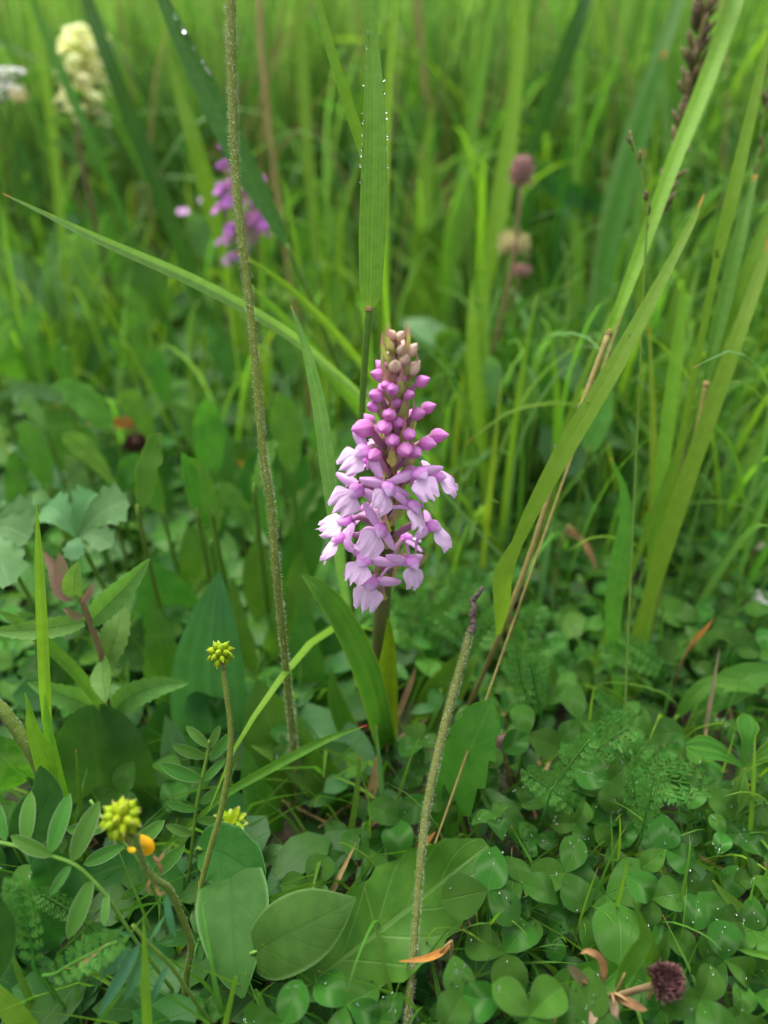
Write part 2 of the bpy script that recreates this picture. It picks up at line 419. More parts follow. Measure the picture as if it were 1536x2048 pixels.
lk.new(bp_.outputs[0], pr_.inputs['Normal']); lk.new(cc, pr_.inputs['Base Color']); pr_.inputs['Roughness'].default_value = 0.9
lk.new(pr_.outputs[0], o_.inputs[0])
SOIL = sm

# ------------------------------------------------------------------ ground
def axis_vals():
    a = [0.0]; st = 0.012
    while a[-1] < 400:
        a.append(a[-1] + st)
        if a[-1] > 0.5: st *= 1.16
    return [-q for q in a[:0:-1]] + a
av = axis_vals()
mb = MB()
mb.grid([[Vector((x, y, gz(x, y))) for x in av] for y in av], [[(x, y) for x in av] for y in av])
g = build(mb, 'ground', SOIL, None)
g['kind'] = 'structure'
def GP(x, y, dz=0.0):
    return Vector((x, y, gz(x, y) + dz))

# ------------------------------------------------------------------ fragrant orchid
mm = 0.001
def bud_fn(wx, wz, ly, seam=0.10, flat=1.0, point=1.0):
    def fn(v, th):
        r = max(0.0, math.sin(math.pi * v ** 0.82)) ** 0.72
        if v > 0.6: r *= 1 - 0.34 * point * ((v - 0.6) / 0.4)
        for a in (1.05, 2.09, 4.71):
            d = (th - a + math.pi) % (2 * math.pi) - math.pi
            r *= 1 - seam * math.exp(-(d / 0.16) ** 2) * min(1, v * 3)
        z = math.sin(th) * wz * r
        if z < 0: z *= flat
        return (math.cos(th) * wx * r, (v - 0.42) * ly, z - 0.35 * wz * (v - 0.4) ** 2)
    return fn
def blob_mesh(name, mat, fn, nv=12, nuu=22):
    m = MB(); m.blob(Matrix.Identity(4), fn, nv, nuu)
    return m.mesh(name, mat)
HOOD = [blob_mesh('hood', P['hood'], bud_fn(2.25 * mm, 2.0 * mm, 5.0 * mm, 0.2, 0.45, 0.6)),
        blob_mesh('hood', P['hood'], bud_fn(2.45 * mm, 1.9 * mm, 4.9 * mm, 0.2, 0.5, 0.7))]
BUD = [blob_mesh('bud', P['bud'], bud_fn(2.0 * mm, 1.9 * mm, 5.3 * mm, 0.2)),
       blob_mesh('bud', P['bud'], bud_fn(2.2 * mm, 2.0 * mm, 5.7 * mm, 0.19))]
CREAM = [blob_mesh('bud', P['cream'], bud_fn(1.6 * mm, 1.5 * mm, 4.8 * mm, 0.11))]
LIP = []
for k in range(4):
    rng = random.Random(k + 5)
    ph = rng.uniform(0, 6)
    m = MB(); rows = []; uvs = []
    nu, nv = 22, 14
    path = smooth_path([(Vector((0, 0.4, -0.6)) * mm, 0), (Vector((0, 2.2, -1.3)) * mm, 0), (Vector((0, 4.6, -2.5)) * mm, 0), (Vector((0, 6.7, -4.2)) * mm, 0), (Vector((0, 8.2 + 0.9 * rng.random(), -6.4)) * mm, 0)], 60)
    for i in range(nv + 1):
        v = i / nv
        row = []; ur = []
        for j in range(nu + 1):
            u = -1 + 2 * j / nu
            q = min(1, v / 0.62)
            half = (0.9 + (4.1 - 0.9) * q * q * (3 - 2 * q)) * mm * (1 - 0.22 * max(0, v - 0.72) * 3)
            f = 0.58 + 0.22 * abs(math.cos(1.5 * math.pi * u)) ** 0.55 - 0.10 * abs(u) ** 3
            f *= 1 + 0.03 * math.sin(u * 23 + ph) + 0.02 * math.sin(u * 41 + ph)
            s = v * f
            a = s * 59; i0 = min(58, int(a)); c = path[i0][0].lerp(path[i0 + 1][0], a - i0)
            Tn = (path[min(59, i0 + 2)][0] - path[max(0, i0 - 1)][0]).normalized()
            Nn = Vector((1, 0, 0)).cross(Tn).normalized()
            ruf = (0.42 * math.sin(u * 9.5 + ph) + 0.22 * math.sin(u * 21 + 2 * ph) + 0.15 * math.sin(v * 15 + u * 5)) * v ** 4 * 1.5 * mm
            p = c + Vector((u * half * (1 + .12 * v * abs(u)), 0, 0)) + Nn * (ruf - 0.7 * mm * u * u * v)
            row.append(p); ur.append((j / nu, v))
        rows.append(row); uvs.append(ur)
    m.grid(rows, uvs)
    LIP.append(m.mesh('lip', P['lip']))
SEP = []
for k in range(2):
    m = MB()
    m.strip([(Vector((0, 0, 0)), 0), (Vector((2.6, 0.5, 0.2)) * mm, 0), (Vector((5.2, 0.6, -0.2)) * mm, 0), (Vector((7.3, 0.2, -0.9)) * mm, 0)], n=12, nu=8, N=Vector((0, 0.55, 1)), W=2.9 * mm, prof=lambda v: (0.45 + 0.55 * math.sin(math.pi * min(1, v * 1.0 + 0.06) ** 0.75) ** 0.7) if v < 0.97 else 0.35, cup=-0.75 - 0.2 * k, fold=0)
    SEP.append(m.mesh('lateral_sepal', P['sepal']))
m = MB()
m.tube([(Vector((0, 0.2, -0.8)) * mm, .75 * mm), (Vector((0.3, -2, -3)) * mm, .6 * mm), (Vector((0.6, -3.4, -6)) * mm, .5 * mm), (Vector((0.4, -3, -10)) * mm, .3 * mm)], n=12, seg=8)
SPUR = m.mesh('spur', P['sepal'])
BRACT = []
for k in range(3):
    m = MB()
    m.strip([(Vector((0, 0, 0)), 0), (Vector((0, 3, -.9)) * mm, 0), (Vector((0, 6.5, -.6 + .5 * k)) * mm, 0), (Vector((0.6 * (k - 1), 11, 1.8 + k)) * mm, 0)], n=12, nu=6, N=Vector((0, 0, 1)), W=4.3 * mm, prof=lambda v: max(0.02, (1 - v ** 1.6)) * (0.55 + 0.45 * min(1, v * 4)), cup=0.55, fold=0.15)
    BRACT.append(m.mesh('bract', P['bract']))

ORC = GP(0.0, 0.0)
orchid = thing('orchid', 'slender pink orchid in sharp focus with open lilac flowers below and closed buds above', 'orchid', ORC)
axis_px = [(770, 1560), (758, 1400), (762, 1260), (772, 1120), (780, 980), (788, 830), (792, 720), (792, 672)]
def axis_at(py):
    for (x0, y0), (x1, y1) in zip(axis_px, axis_px[1:]):
        if y1 <= py <= y0: return x0 + (x1 - x0) * (y0 - py) / (y0 - y1)
    return axis_px[-1][0] if py < axis_px[-1][1] else axis_px[0][0]
sp = [PY(x, y, 0.0) for x, y in axis_px]
sp[0] = Vector((sp[1].x * 0.5, 0, -0.006)); sp.insert(1, Vector((sp[1].x * 0.8, 0, 0.012)))
rad = [3.6, 3.6, 3.4, 3.0, 2.5, 2.0, 1.5, 1.1, 0.6]
mb = MB(); mb.tube([(p, r * mm) for p, r in zip(sp, rad)], n=44, seg=12, lump=0.08)
build(mb, 'stem', S['orchid'], orchid)
RAD = [(660, 6), (700, 20), (740, 34), (790, 48), (840, 62), (900, 84), (960, 96), (1040, 104), (1110, 100), (1180, 84)]
def radius_px(py):
    if py <= RAD[0][0]: return RAD[0][1]
    for (a, ra), (b, rb) in zip(RAD, RAD[1:]):
        if a <= py <= b: return ra + (rb - ra) * (py - a) / (b - a)
    return RAD[-1][1]
def on_spike(px, py, push=0.0):
    ax = axis_at(py); r = max(radius_px(py), abs(px - ax) * 1.02); k = pxm(PY(ax, py, 0))
    dx = px - ax
    back = math.sqrt(max(0, r * r - dx * dx)) * k
    p = PY(px, py, -back - push)
    A = PY(ax, py, 0.0)
    out = Vector((dx * k, -back, 0)).normalized()
    return p, out, A
def crop(cx, cy): return 600 + cx * 0.30278, 620 + cy * 0.30278
rng = random.Random(4)

def flower_at(p, out, A, roll, yaw=0, pitch=-12, sc=1.0):
    d = Matrix.Rotation(R(yaw), 3, 'Z') @ out
    d = (d + Vector((0, 0, math.tan(R(pitch))))).normalized()
    up = Matrix.Rotation(R(roll), 3, d) @ (Vector((0, 0, 1)) - d * d.z).normalized()
    M = frame(p - ORC, d, up, sc)
    f = place(rng.choice(HOOD), 'flower', orchid, M)
    place(rng.choice(LIP), 'lip', f, Matrix.Rotation(R(rng.uniform(-8, 8)), 4, 'Y') @ Matrix.Rotation(R(rng.uniform(-10, 12)), 4, 'X') @ Matrix.Scale(rng.uniform(.92, 1.06), 4))
    for s in (1, -1):
        ml = Matrix.Translation(Vector((s * 1.2, -1.2, 0.1)) * mm) @ Matrix.Rotation(R(s * rng.uniform(-14, 22)), 4, 'Y') @ Matrix.Rotation(R(s * rng.uniform(-28, 10)), 4, 'Z') @ Matrix.Scale(s, 4, Vector((1, 0, 0)))
        place(rng.choice(SEP), 'lateral_sepal', f, ml)
    place(SPUR, 'spur', f, Matrix.Rotation(R(rng.uniform(-30, 30)), 4, 'Y'))
    back = p - d * 2.0 * mm
    st = A + (p - A) * 0.08 + Vector((0, 0, -5 * mm))
    mb = MB(); mb.tube([(st, .9 * mm), (st.lerp(back, .35) + Vector((0, 0, 1.5 * mm)), 1.15 * mm), (st.lerp(back, .75) + Vector((0, 0, 2.2 * mm)), 1.0 * mm), (back, .8 * mm)], n=9, seg=8, lump=.15)
    build(mb, 'ovary', P['ovary'], orchid)
    o2 = Matrix.Rotation(R(rng.uniform(-25, 25)), 3, 'Z') @ out
    place(rng.choice(BRACT), 'bract', orchid, frame(A + o2 * 1.2 * mm + Vector((0, 0, -7 * mm)) - ORC, o2 * .7 + Vector((0, 0, 1)), -o2 + Vector((0, 0, .6)), 1.0))

def bud_at(p, out, A, k=None, cream=False, sc=1.0, tilt=None, bract=True):
    up = 0.75 if tilt is None else tilt
    d = (out + Vector((0, 0, up))).normalized()
    place(rng.choice(CREAM if cream else BUD), 'bud', orchid, frame(p - ORC, d, Vector((0, 0, 1)) - out * .3, sc))
    st = A + (p - A) * 0.1 + Vector((0, 0, -6 * mm * sc))
    back = p - d * 1.6 * mm * sc
    mb = MB(); mb.tube([(st, .8 * mm * sc), (st.lerp(back, .5) + out * .8 * mm, 1.0 * mm * sc), (back, .7 * mm * sc)], n=7, seg=8, lump=.12)
    build(mb, 'ovary', P['ovary'] if not cream else P['bract'], orchid)
    if bract:
        o2 = Matrix.Rotation(R(rng.uniform(-40, 40)), 3, 'Z') @ out
        ln = rng.uniform(.85, 1.15) * (0.9 if cream else 1.05)
        place(rng.choice(BRACT), 'bract', orchid, frame(A + o2 * 1.6 * mm + Vector((0, 0, -7 * mm * sc)) - ORC, o2 * .45 + Vector((0, 0, 1)), -o2 + Vector((0, 0, .45)), ln * .9, ln, ln))

flowers = [  # crop x, crop y of the hood, roll (lip swings to the viewer's left), yaw, pitch
 (415, 935, 20, -10, -5), (375, 1190, 30, 0, -12), (582, 1180, 48, 5, -10), (790, 1078, 0, 0, -5), (905, 1095, -12, 12, -5),
 (750, 1298, 38, 0, -10), (878, 1428, 5, 10, -8), (532, 1455, 50, 0, -10), (262, 1508, -8, -8, -10), (742, 1668, 25, 0, -15), (472, 1800, 16, 0, -15),
 (300, 1385, 10, -25, 5), (425, 1650, 10, -10, -10)]
for cx, cy, ro, ya, pi_ in flowers:
    px, py = crop(cx, cy)
    p, out, A = on_spike(px, py, 0.002)
    flower_at(p, out, A, -ro, ya, pi_, 1.08)
# the far side of the spike
for ang, py in ((60, 1120), (120, 1060), (100, 1165), (75, 1000), (125, 960), (100, 920)):
    A = PY(axis_at(py), py, 0.0); o = Vector((math.cos(R(ang)), math.sin(R(ang)), 0))
    flower_at(A + o * 14 * mm, o, A, rng.uniform(-30, 30))
buds = [(596, 232, 1, .8), (610, 165, 1, .8), (662, 175, 1, .85), (735, 268, 1, 1.05), (668, 262, 1, .85), (630, 372, 1, 1.1), (748, 388, 1, 1.2), (520, 430, 0, .95), (800, 472, 0, .95), (608, 524, 0, .95),
        (508, 566, 0, 1.0), (486, 640, 0, .9), (776, 686, 0, .95), (840, 646, 0, .9), (425, 780, 0, 1.35), (557, 770, 0, 1.05), (908, 828, 0, 1.15), (835, 880, 0, 1.05), (692, 922, 0, 1.1), (492, 958, 0, 1.1), (650, 640, 0, .8), (690, 480, 0, .75), (560, 330, 1, .8), (660, 770, 0, .85), (690, 330, 1, .95), (570, 500, 0, .8), (720, 560, 0, .8), (590, 690, 0, .9), (720, 820, 0, .9), (610, 860, 0, .95), (760, 940, 0, 1.0)]
for cx, cy, cr, s_ in buds:
    px, py = crop(cx, cy)
    p, out, A = on_spike(px, py)
    deep = (cx, cy) in ((650, 640), (690, 480), (560, 330), (660, 770))
    if deep: p = p - out * 2.5 * mm
    bud_at(p, out, A, None, bool(cr), s_ * 1.0, tilt=(1.6 if cr else (0.25 if cy > 740 else 0.6)))
for ang, py in ((60, 700), (110, 720), (150, 740), (70, 780), (120, 800), (95, 840), (140, 860), (60, 860)):
    A = PY(axis_at(py), py, 0.0); o = Vector((math.cos(R(ang)), math.sin(R(ang)), 0))
    bud_at(A + o * radius_px(py) * pxm(A) * .9, o, A, None, py < 730, .9)
# big bracts that show between the buds
for cx, cy, s_, tl in ((660, 420, 1.0, 0), (690, 560, 1.05, 0), (770, 640, 1.1, .2), (690, 740, 1.1, .1), (610, 620, 1.0, -.1), (780, 860, 1.2, .3), (610, 860, 1.05, -.1), (560, 260, .9, -.2), (770, 310, .9, .2), (690, 300, .9, 0), (600, 150, .7, -.1), (680, 140, .75, .1), (575, 430, 1.0, -.1), (520, 560, 1.0, -.3), (680, 1230, 1.0, 0), (690, 1560, 1.1, .1), (480, 1680, 1.1, -.1), (560, 1330, 1, 0)):
    px, py = crop(cx, cy)
    p, out, A = on_spike(px, py)
    b0 = A + out * 1.4 * mm + (p - A) * .5 + Vector((0, 0, -8 * mm * s_))
    tgt = p + out * 2.2 * mm + Vector((0, 0, 3 * mm * s_))
    dd = (tgt - b0)
    place(rng.choice(BRACT), 'bract', orchid, frame(b0 - ORC, dd, -out + Vector((0, 0, .45)), .95 * s_, 1.05 * s_, s_))

def tub(pts, w0, w1, n=16, seg=8):
    return [(p, w0 + (w1 - w0) * i / (len(pts) - 1)) for i, p in enumerate(pts)]
def cpx(lst):       # (px, py, t, width px) -> control points
    return [(PD(x, y, t), wpx * t / FPX) for x, y, t, wpx in lst]
def cph(lst):       # (px, py, height, width px) -> control points
    o = []
    for x, y, h, wpx in lst:
        p = PH(x, y, h); o.append((p, wpx * pxm(p)))
    return o
# the orchid's own leaves
for nm, ct, fo, mt in (
  ('leaf', [(778, 1560, .318, 18), (770, 1480, .295, 42), (735, 1345, .272, 56), (680, 1230, .262, 50), (640, 1180, .258, 36), (604, 1148, .258, 6)], .3, L['strap']),
  ('leaf', [(772, 1560, .318, 24), (770, 1460, .294, 50), (772, 1370, .283, 48), (778, 1290, .272, 26), (776, 1235, .266, 4)], .35, L['yell']),
  ('leaf', [(800, 1560, .33, 24), (845, 1470, .325, 74), (885, 1390, .318, 82), (930, 1325, .312, 46), (965, 1285, .31, 4)], .3, L['strap'])):
    c_ = cpx(ct)
    c_[0] = (GP(c_[0][0].x * .6, 0.004, -.003), c_[0][1])
    mb = MB(); mb.strip(c_, n=22, nu=6, fold=fo)
    build(mb, nm, mt, orchid)

# ------------------------------------------------------------------ tall stems with hairs
def rooted(pts, dz=-0.004):
    """continue the first point straight on down to the ground"""
    p0, w0 = pts[0]; p1 = pts[1][0]
    d = (p0 - p1)
    hd = Vector((d.x, d.y, 0))
    dd = d.normalized() if d.z < -1e-4 else Vector((0, 0, -1))
    if dd.z > -0.45: dd = (dd + Vector((0, 0, -1))).normalized()
    q = p0.copy()
    for _ in range(400):
        if q.z <= gz(q.x, q.y) + dz: break
        q = q + dd * 0.002
    if (q - p0).length < 0.004: return pts
    return [(q, w0)] + pts
def hairs(mb, path, count, ln, th=0.00005, rngs=1, updown=0.2, v0=0.0, v1=1.0):
    rg = random.Random(rngs)
    n = len(path)
    for _ in range(count):
        s = rg.uniform(v0, v1) * (n - 1.001); i = int(s); f = s - i
        c = path[i][0].lerp(path[i + 1][0], f); r = path[i][1] * (1 - f) + path[i + 1][1] * f
        T = (path[i + 1][0] - path[i][0]).normalized()
        X = T.orthogonal().normalized(); a = rg.uniform(0, 6.283)
        o = Matrix.Rotation(a, 3, T) @ X
        side = T.cross(o)
        b = c + o * r * .93
        l_ = ln * rg.uniform(.5, 1.2)
        m1 = b + o * l_ * .55 + T * l_ * rg.uniform(-.3, .5) + side * l_ * rg.uniform(-.3, .3)
        m2 = b + o * l_ * .8 + T * l_ * rg.uniform(-.7, .9) + side * l_ * rg.uniform(-.5, .5)
        k = len(mb.v)
        mb.v += [b - side * th, b + side * th, m1 - T * th * .8, m1 + side * th * .8, m2]
        mb.uv += [(0, 0), (1, 0), (0, .5), (1, .5), (.5, 1)]
        mb.f += [(k, k + 1, k + 3, k + 2), (k + 2, k + 3, k + 4)]

def stem_thing(name, label, cat, pts, mat=None, hair=0, hl=0.0008, seg=10, n=40, group=None, loc=None):
    c_ = rooted([(p, q / 2) for p, q in cpx(pts)])
    th = thing(name, label, cat, c_[0][0] if loc is None else loc, group)
    mb = MB(); path = mb.tube(c_, n=n, seg=seg, lump=.06)
    build(mb, 'stem', mat or S['hairy'], th)
    if hair:
        hb = MB(); hairs(hb, path, hair, hl, rngs=len(name) + hair)
        build(hb, 'hairs', S['hair'], th, 'stuff')
    return th, path

stem_thing('downy_stalk', 'tall downy olive flower stalk rising beside the orchid', 'stalk',
  [(604, 1680, .300, 15), (594, 1560, .290, 15), (583, 1450, .275, 15), (568, 1300, .258, 14), (553, 1150, .246, 15), (540, 1000, .242, 15), (525, 900, .240, 15), (510, 720, .238, 15), (495, 570, .237, 15), (480, 450, .236, 16), (470, 330, .236, 16), (465, 200, .235, 17), (462, 60, .234, 20), (462, -60, .233, 20), (464, -160, .232, 20)], hair=4200, hl=.0014, n=90)
# withered hairy stalk in front
pts = [(812, 2080, .222, 15), (820, 1980, .222, 14), (832, 1840, .224, 14), (843, 1700, .226, 15), (858, 1590, .228, 16), (882, 1480, .230, 17), (905, 1390, .232, 17), (928, 1310, .233, 15), (940, 1262, .234, 12)]
th, path = stem_thing('withered_stalk', 'short hairy stalk with a shrivelled dark twisted tip in front of the orchid', 'stalk', pts, S['faded'], hair=3600, hl=.0010, n=80)
tp = [(PD(940, 1264, .234), .0014), (PD(947, 1250, .234), .0011), (PD(944, 1232, .234), .0012), (PD(949, 1215, .233), .0009), (PD(945, 1203, .234), .0010), (PD(950, 1195, .233), .0008), (PD(958, 1186, .232), .0007), (PD(966, 1173, .232), .0004)]
mb = MB(); mb.tube(tp, n=36, seg=9, lump=.55); build(mb, 'shrivelled_tip', S['withered'], th)
mb = MB(); mb.tube([(PD(945, 1206, .2335), .0006), (PD(943, 1201, .2335), .0004), (PD(942, 1196, .234), .0001)], n=6, seg=6); build(mb, 'tip_barb', S['withered'], th)
# bent hairy stalk at the left edge
stem_thing('downy_stalk', 'bent downy brown stalk leaning over beside the vetch', 'stalk',
  [(120, 1640, .262, 24), (95, 1580, .255, 24), (65, 1510, .250, 25), (30, 1455, .248, 25), (0, 1415, .247, 25), (-40, 1380, .247, 24), (-90, 1350, .247, 22)], hair=1500, hl=.0008, n=50)
# thin brown stalks in the blurred background
for i, (lb, ps) in enumerate((
  ('thin brown stalk rising behind the tall downy stalk and the far purple orchid', [(575, 520, .50, 10), (553, 380, .50, 12), (535, 230, .50, 13), (522, 90, .50, 14), (518, -60, .50, 14)]),
  ('thin brown stalk rising in the blurred grass beyond the orchid tip', [(895, 430, .62, 9), (870, 300, .62, 11), (848, 150, .62, 12), (835, 0, .62, 12), (830, -80, .62, 12)]),
  ('dim grey green stalk among the palmate leaves', [(70, 1100, .42, 10), (50, 1020, .42, 12), (20, 930, .42, 12), (-10, 850, .42, 12)]))):
    stem_thing('brown_stalk', lb, 'stalk', ps, S['brown'] if i < 2 else S['green'], seg=7, n=24)

# ------------------------------------------------------------------ buttercup seed heads
m = MB()
m.blob(Matrix.Identity(4), lambda v, t: (math.cos(t) * .34 * max(0, math.sin(math.pi * min(1, v * 1.12) ** .9)) ** .7 + (0.10 * max(0, v - .85) * 6 if v > .85 else 0) + (.02 * math.cos(t) if v > .85 else 0), v * 1.0, math.sin(t) * .2 * max(0, math.sin(math.pi * min(1, v * 1.12) ** .9)) ** .7 + (.02 * math.sin(t) if v > .85 else 0)), 12, 10)
ACH = m.mesh('achene', S['achene'])
def seedhead(label, head, size, stem_pts, count, stalk_w, up=Vector((0, -.25, 1)), seedv=1, extra=None):
    c_ = rooted([(p, q / 2) for p, q in cpx(stem_pts)])
    th = thing('buttercup_seed_head', label, 'seed head', c_[0][0])
    mb = MB(); path = mb.tube(c_, n=40, seg=8, lump=.05); build(mb, 'stem', S['hairy'], th)
    hb = MB(); hairs(hb, path, 500, .0006, .00004, rngs=seedv); build(hb, 'hairs', S['hair'], th, 'stuff')
    rg = random.Random(seedv)
    hc = PD(*head); r = size / 2 * head[2] / FPX
    up = up.normalized()
    mb = MB(); mb.blob(Matrix.Translation(hc), lambda v, t: (math.cos(t) * r * .5 * math.sin(math.pi * v) ** .6, math.sin(t) * r * .5 * math.sin(math.pi * v) ** .6, (v - .5) * r * 1.0), 8, 10)
    build(mb, 'receptacle', S['achene'], th)
    for i in range(count):
        z = 1 - 1.75 * (i + .5) / count; a = i * 2.39996 + rg.uniform(-.15, .15)
        q = math.sqrt(max(0, 1 - z * z))
        d = (Vector((q * math.cos(a), q * math.sin(a), z)) + rv(.08)).normalized()
        n_ = d.cross(Vector((0, 0, 1))) + rv(.3)
        l_ = r * rg.uniform(.66, .80)
        place(ACH, 'achene', th, frame(hc + d * r * .34 - th.location, d, n_, l_ * 1.15, l_, l_ * 1.5))
    # shrivelled sepals under the head
    for i in range(3):
        a = i * 2.1 + 1; b = hc - Vector((0, 0, r * .75))
        mb = MB(); mb.strip([(b, 0), (b + Vector((math.cos(a), math.sin(a), -.3)) * r * .4, 0), (b + Vector((math.cos(a) * .9, math.sin(a) * .9, -1)) * r * .75, 0)], n=6, nu=2, W=r * .22, prof=lance)
        build(mb, 'withered_sepal', L['dry'], th)
    return th
seedhead('green buttercup seed head on a thin upright stem in front of the pointed leaf', (440, 1308, .236), 56,
  [(392, 1850, .245, 10), (398, 1790, .244, 11), (420, 1700, .242, 12), (445, 1610, .240, 12), (460, 1510, .238, 12), (460, 1440, .237, 11), (452, 1385, .236, 11), (446, 1340, .236, 10)], 20, 11, seedv=3)
sh2 = seedhead('out of focus buttercup seed head on a kinked stem beside the vetch leaf', (243, 1640, .196), 84,
  [(372, 2080, .232, 13), (372, 1960, .226, 13), (382, 1890, .220, 14), (358, 1820, .214, 14), (335, 1775, .209, 14), (312, 1760, .206, 13), (290, 1735, .203, 12), (280, 1705, .200, 12), (268, 1668, .197, 11)], 24, 13, seedv=8)
mb = MB(); p = PD(281, 1690, .203); 
mb.strip([(PD(283, 1712, .203), 0), (PD(294, 1692, .202), 0), (PD(280, 1668, .203), 0)], n=9, nu=6, W=.0040, prof=ovate, cup=-.6)
mb.strip([(PD(274, 1700, .203), 0), (PD(262, 1700, .203), 0), (PD(256, 1694, .203), 0)], n=6, nu=4, W=.0014, prof=ellip, cup=-.4)
build(mb, 'petal', S['yellow'], sh2)
mb = MB()
for a, b_, c2_ in (((310, 1765), (318, 1788), (330, 1782)), ((300, 1755), (296, 1775), (300, 1790)), ((330, 1700), (318, 1720), (305, 1708)), ((305, 1712), (322, 1735), (318, 1752))):
    mb.strip([(PD(*a, .206), 0), (PD(*b_, .205), 0), (PD(*c2_, .206), 0)], n=7, nu=2, W=.0009, prof=lance)
build(mb, 'withered_sepal', L['dry'], sh2)
# spent buttercup flower
p0 = PD(462, 1650, .268)
sh3 = thing('spent_flower', 'spent yellow green buttercup flower low behind the upright seed head', 'flower', GP(p0.x, p0.y + .004))
mb = MB(); mb.tube([(sh3.location.copy(), .0009), (sh3.location.lerp(p0, .6), .0009), (p0, .0009)], n=8, seg=7); build(mb, 'stem', S['green'], sh3)
for i in range(11):
    a = i * .571; d = Vector((math.cos(a), math.sin(a) * .9, .35 + .2 * (i % 3)))
    mb = MB(); mb.strip([(p0, 0), (p0 + d * .003, 0), (p0 + d * .0062 + Vector((0, 0, -.001)), 0)], n=7, nu=3, N=Vector((0, -.3, 1)), W=.0026, prof=ellip, cup=.3)
    build(mb, 'petal' if i == 7 else 'sepal', S['yellow'] if i == 7 else S['achene'], sh3)

# ------------------------------------------------------------------ hero grasses
def blade(mb, pts, rooted_=True, n=26, nu=6, fold=.16, **k):
    c_ = cpx(pts)
    if rooted_: c_ = rooted(c_)
    mb.strip(c_, n=n, nu=nu, fold=fold, **k)
    return c_
def grass_thing(name, label, parts, cat='grass', group=None):
    """parts: (part name, material, pts, kwargs); first part gives the base"""
    th = None
    for pn, mt, pts, kw in parts:
        kw = dict(kw)
        mb = MB()
        if kw.pop('tube', False):
            c_ = [(p, q / 2) for p, q in cpx(pts)]
            if kw.pop('root', True): c_ = rooted(c_)
            if th is None: th = thing(name, label, cat, c_[0][0], group)
            mb.tube(c_, n=kw.get('n', 26), seg=8)
        else:
            rt = kw.pop('root', True)
            c_ = blade(mb, pts, rt, **kw)
            if th is None: th = thing(name, label, cat, c_[0][0], group)
        build(mb, pn, mt, th)
    return th
T_ = dict(tube=True)
RIB = grass_thing('grass_stalk', 'broad ribbed upright grass blade on a pale stem just behind the orchid tip', [
  ('stem', S['green'], [(712, 1080, .30, 12), (722, 860, .268, 13), (730, 720, .254, 14), (738, 618, .246, 15)], T_),
  ('collar', S['straw'], [(738, 622, .246, 17), (738, 612, .2455, 17)], dict(tube=True, root=False, n=4)),
  ('leaf_blade', G['grass'], [(738, 617, .2455, 18), (741, 585, .244, 44), (744, 480, .241, 54), (748, 360, .239, 54), (749, 230, .239, 44), (745, 110, .240, 30), (738, 0, .24, 20), (730, -100, .24, 8)], dict(root=False, fold=.22, nu=10)),
])
grass_thing('grass_shoot', 'narrow bright yellow green grass blade leaning out behind the broad ribbed blade', [
  ('leaf_blade', G['bright'], [(775, 640, .30, 10), (762, 480, .28, 14), (738, 345, .266, 18), (702, 225, .262, 24), (665, 110, .26, 20), (635, 0, .26, 14), (615, -70, .26, 5)], dict(fold=.25))])
WDB = grass_thing('grass_stalk', 'wide dark green blurred grass blade leaning behind the tall downy stalk', [
  ('stem', S['green'], [(700, 800, .37, 9), (640, 640, .345, 10), (572, 488, .33, 10)], T_),
  ('leaf_blade', G['dark'], [(573, 490, .33, 10), (548, 440, .33, 30), (490, 335, .33, 50), (428, 210, .33, 52), (368, 90, .33, 38), (318, -20, .33, 20), (295, -80, .33, 6)], dict(root=False, fold=.2))])
grass_thing('grass_shoot', 'long pale narrow grass blade slanting almost level past the downy stalk', [
  ('leaf_blade', G['pale'], [(790, 900, .33, 9), (728, 800, .308, 14), (640, 720, .29, 18), (560, 657, .276, 22), (400, 568, .262, 26), (200, 480, .252, 19), (100, 432, .25, 10), (6, 387, .25, 2)], dict(fold=.35))])
grass_thing('grass_shoot', 'narrow green slanting blade with an orange tip behind the downy stalk', [
  ('leaf_blade', G['olive'], [(800, 830, .35, 9), (740, 750, .34, 13), (660, 655, .325, 17), (570, 570, .315, 14), (475, 503, .31, 3)], dict(fold=.3))])
grass_thing('grass_shoot', 'bright green grass blade slanting under the long pale blade', [
  ('leaf_blade', G['bright'], [(770, 900, .36, 10), (720, 820, .35, 24), (650, 730, .34, 24), (570, 640, .335, 18), (500, 570, .33, 4)], dict(fold=.25))])
grass_thing('grass_shoot', 'narrow upright grass blade curving just behind the orchid flowers', [
  ('leaf_blade', G['pale'], [(705, 1300, .31, 9), (672, 1060, .275, 26), (655, 930, .266, 32), (640, 820, .26, 30), (618, 720, .254, 20), (598, 655, .25, 12), (582, 611, .25, 2)], dict(fold=.25, nu=8))])
# big olive blade and stalk on the right
OLB = grass_thing('grass_stalk', 'long olive grass blade with a sharp kink slanting across its brown stalk', [
  ('stem', S['brown'], [(925, 1440, .315, 9), (965, 1350, .292, 10), (1003, 1262, .272, 11), (1060, 1110, .268, 12), (1100, 985, .267, 12), (1150, 850, .268, 12), (1190, 740, .27, 12), (1217, 668, .272, 13)], T_),
  ('node', S['straw'], [(1216, 672, .272, 15), (1219, 660, .272, 16)], dict(tube=True, root=False, n=4)),
  ('leaf_sheath', G['bright'], [(1218, 664, .271, 16), (1240, 612, .272, 22), (1290, 480, .28, 28), (1345, 330, .29, 30), (1400, 195, .31, 34), (1450, 60, .325, 34), (1500, -80, .34, 28)], dict(root=False, fold=.3)),
  ('leaf_blade', G['olive'], [(996, 1270, .266, 18), (1003, 1215, .262, 36), (1006, 1150, .258, 40), (1035, 1085, .255, 22), (1070, 1010, .252, 30), (1135, 890, .25, 39), (1220, 748, .252, 37), (1290, 622, .258, 28), (1350, 510, .265, 18), (1385, 442, .27, 14), (1408, 388, .272, 2)], dict(root=False, fold=.1, nu=10, n=48, twist=lambda v: 1.0 * max(0, 1 - v / .22))),
])
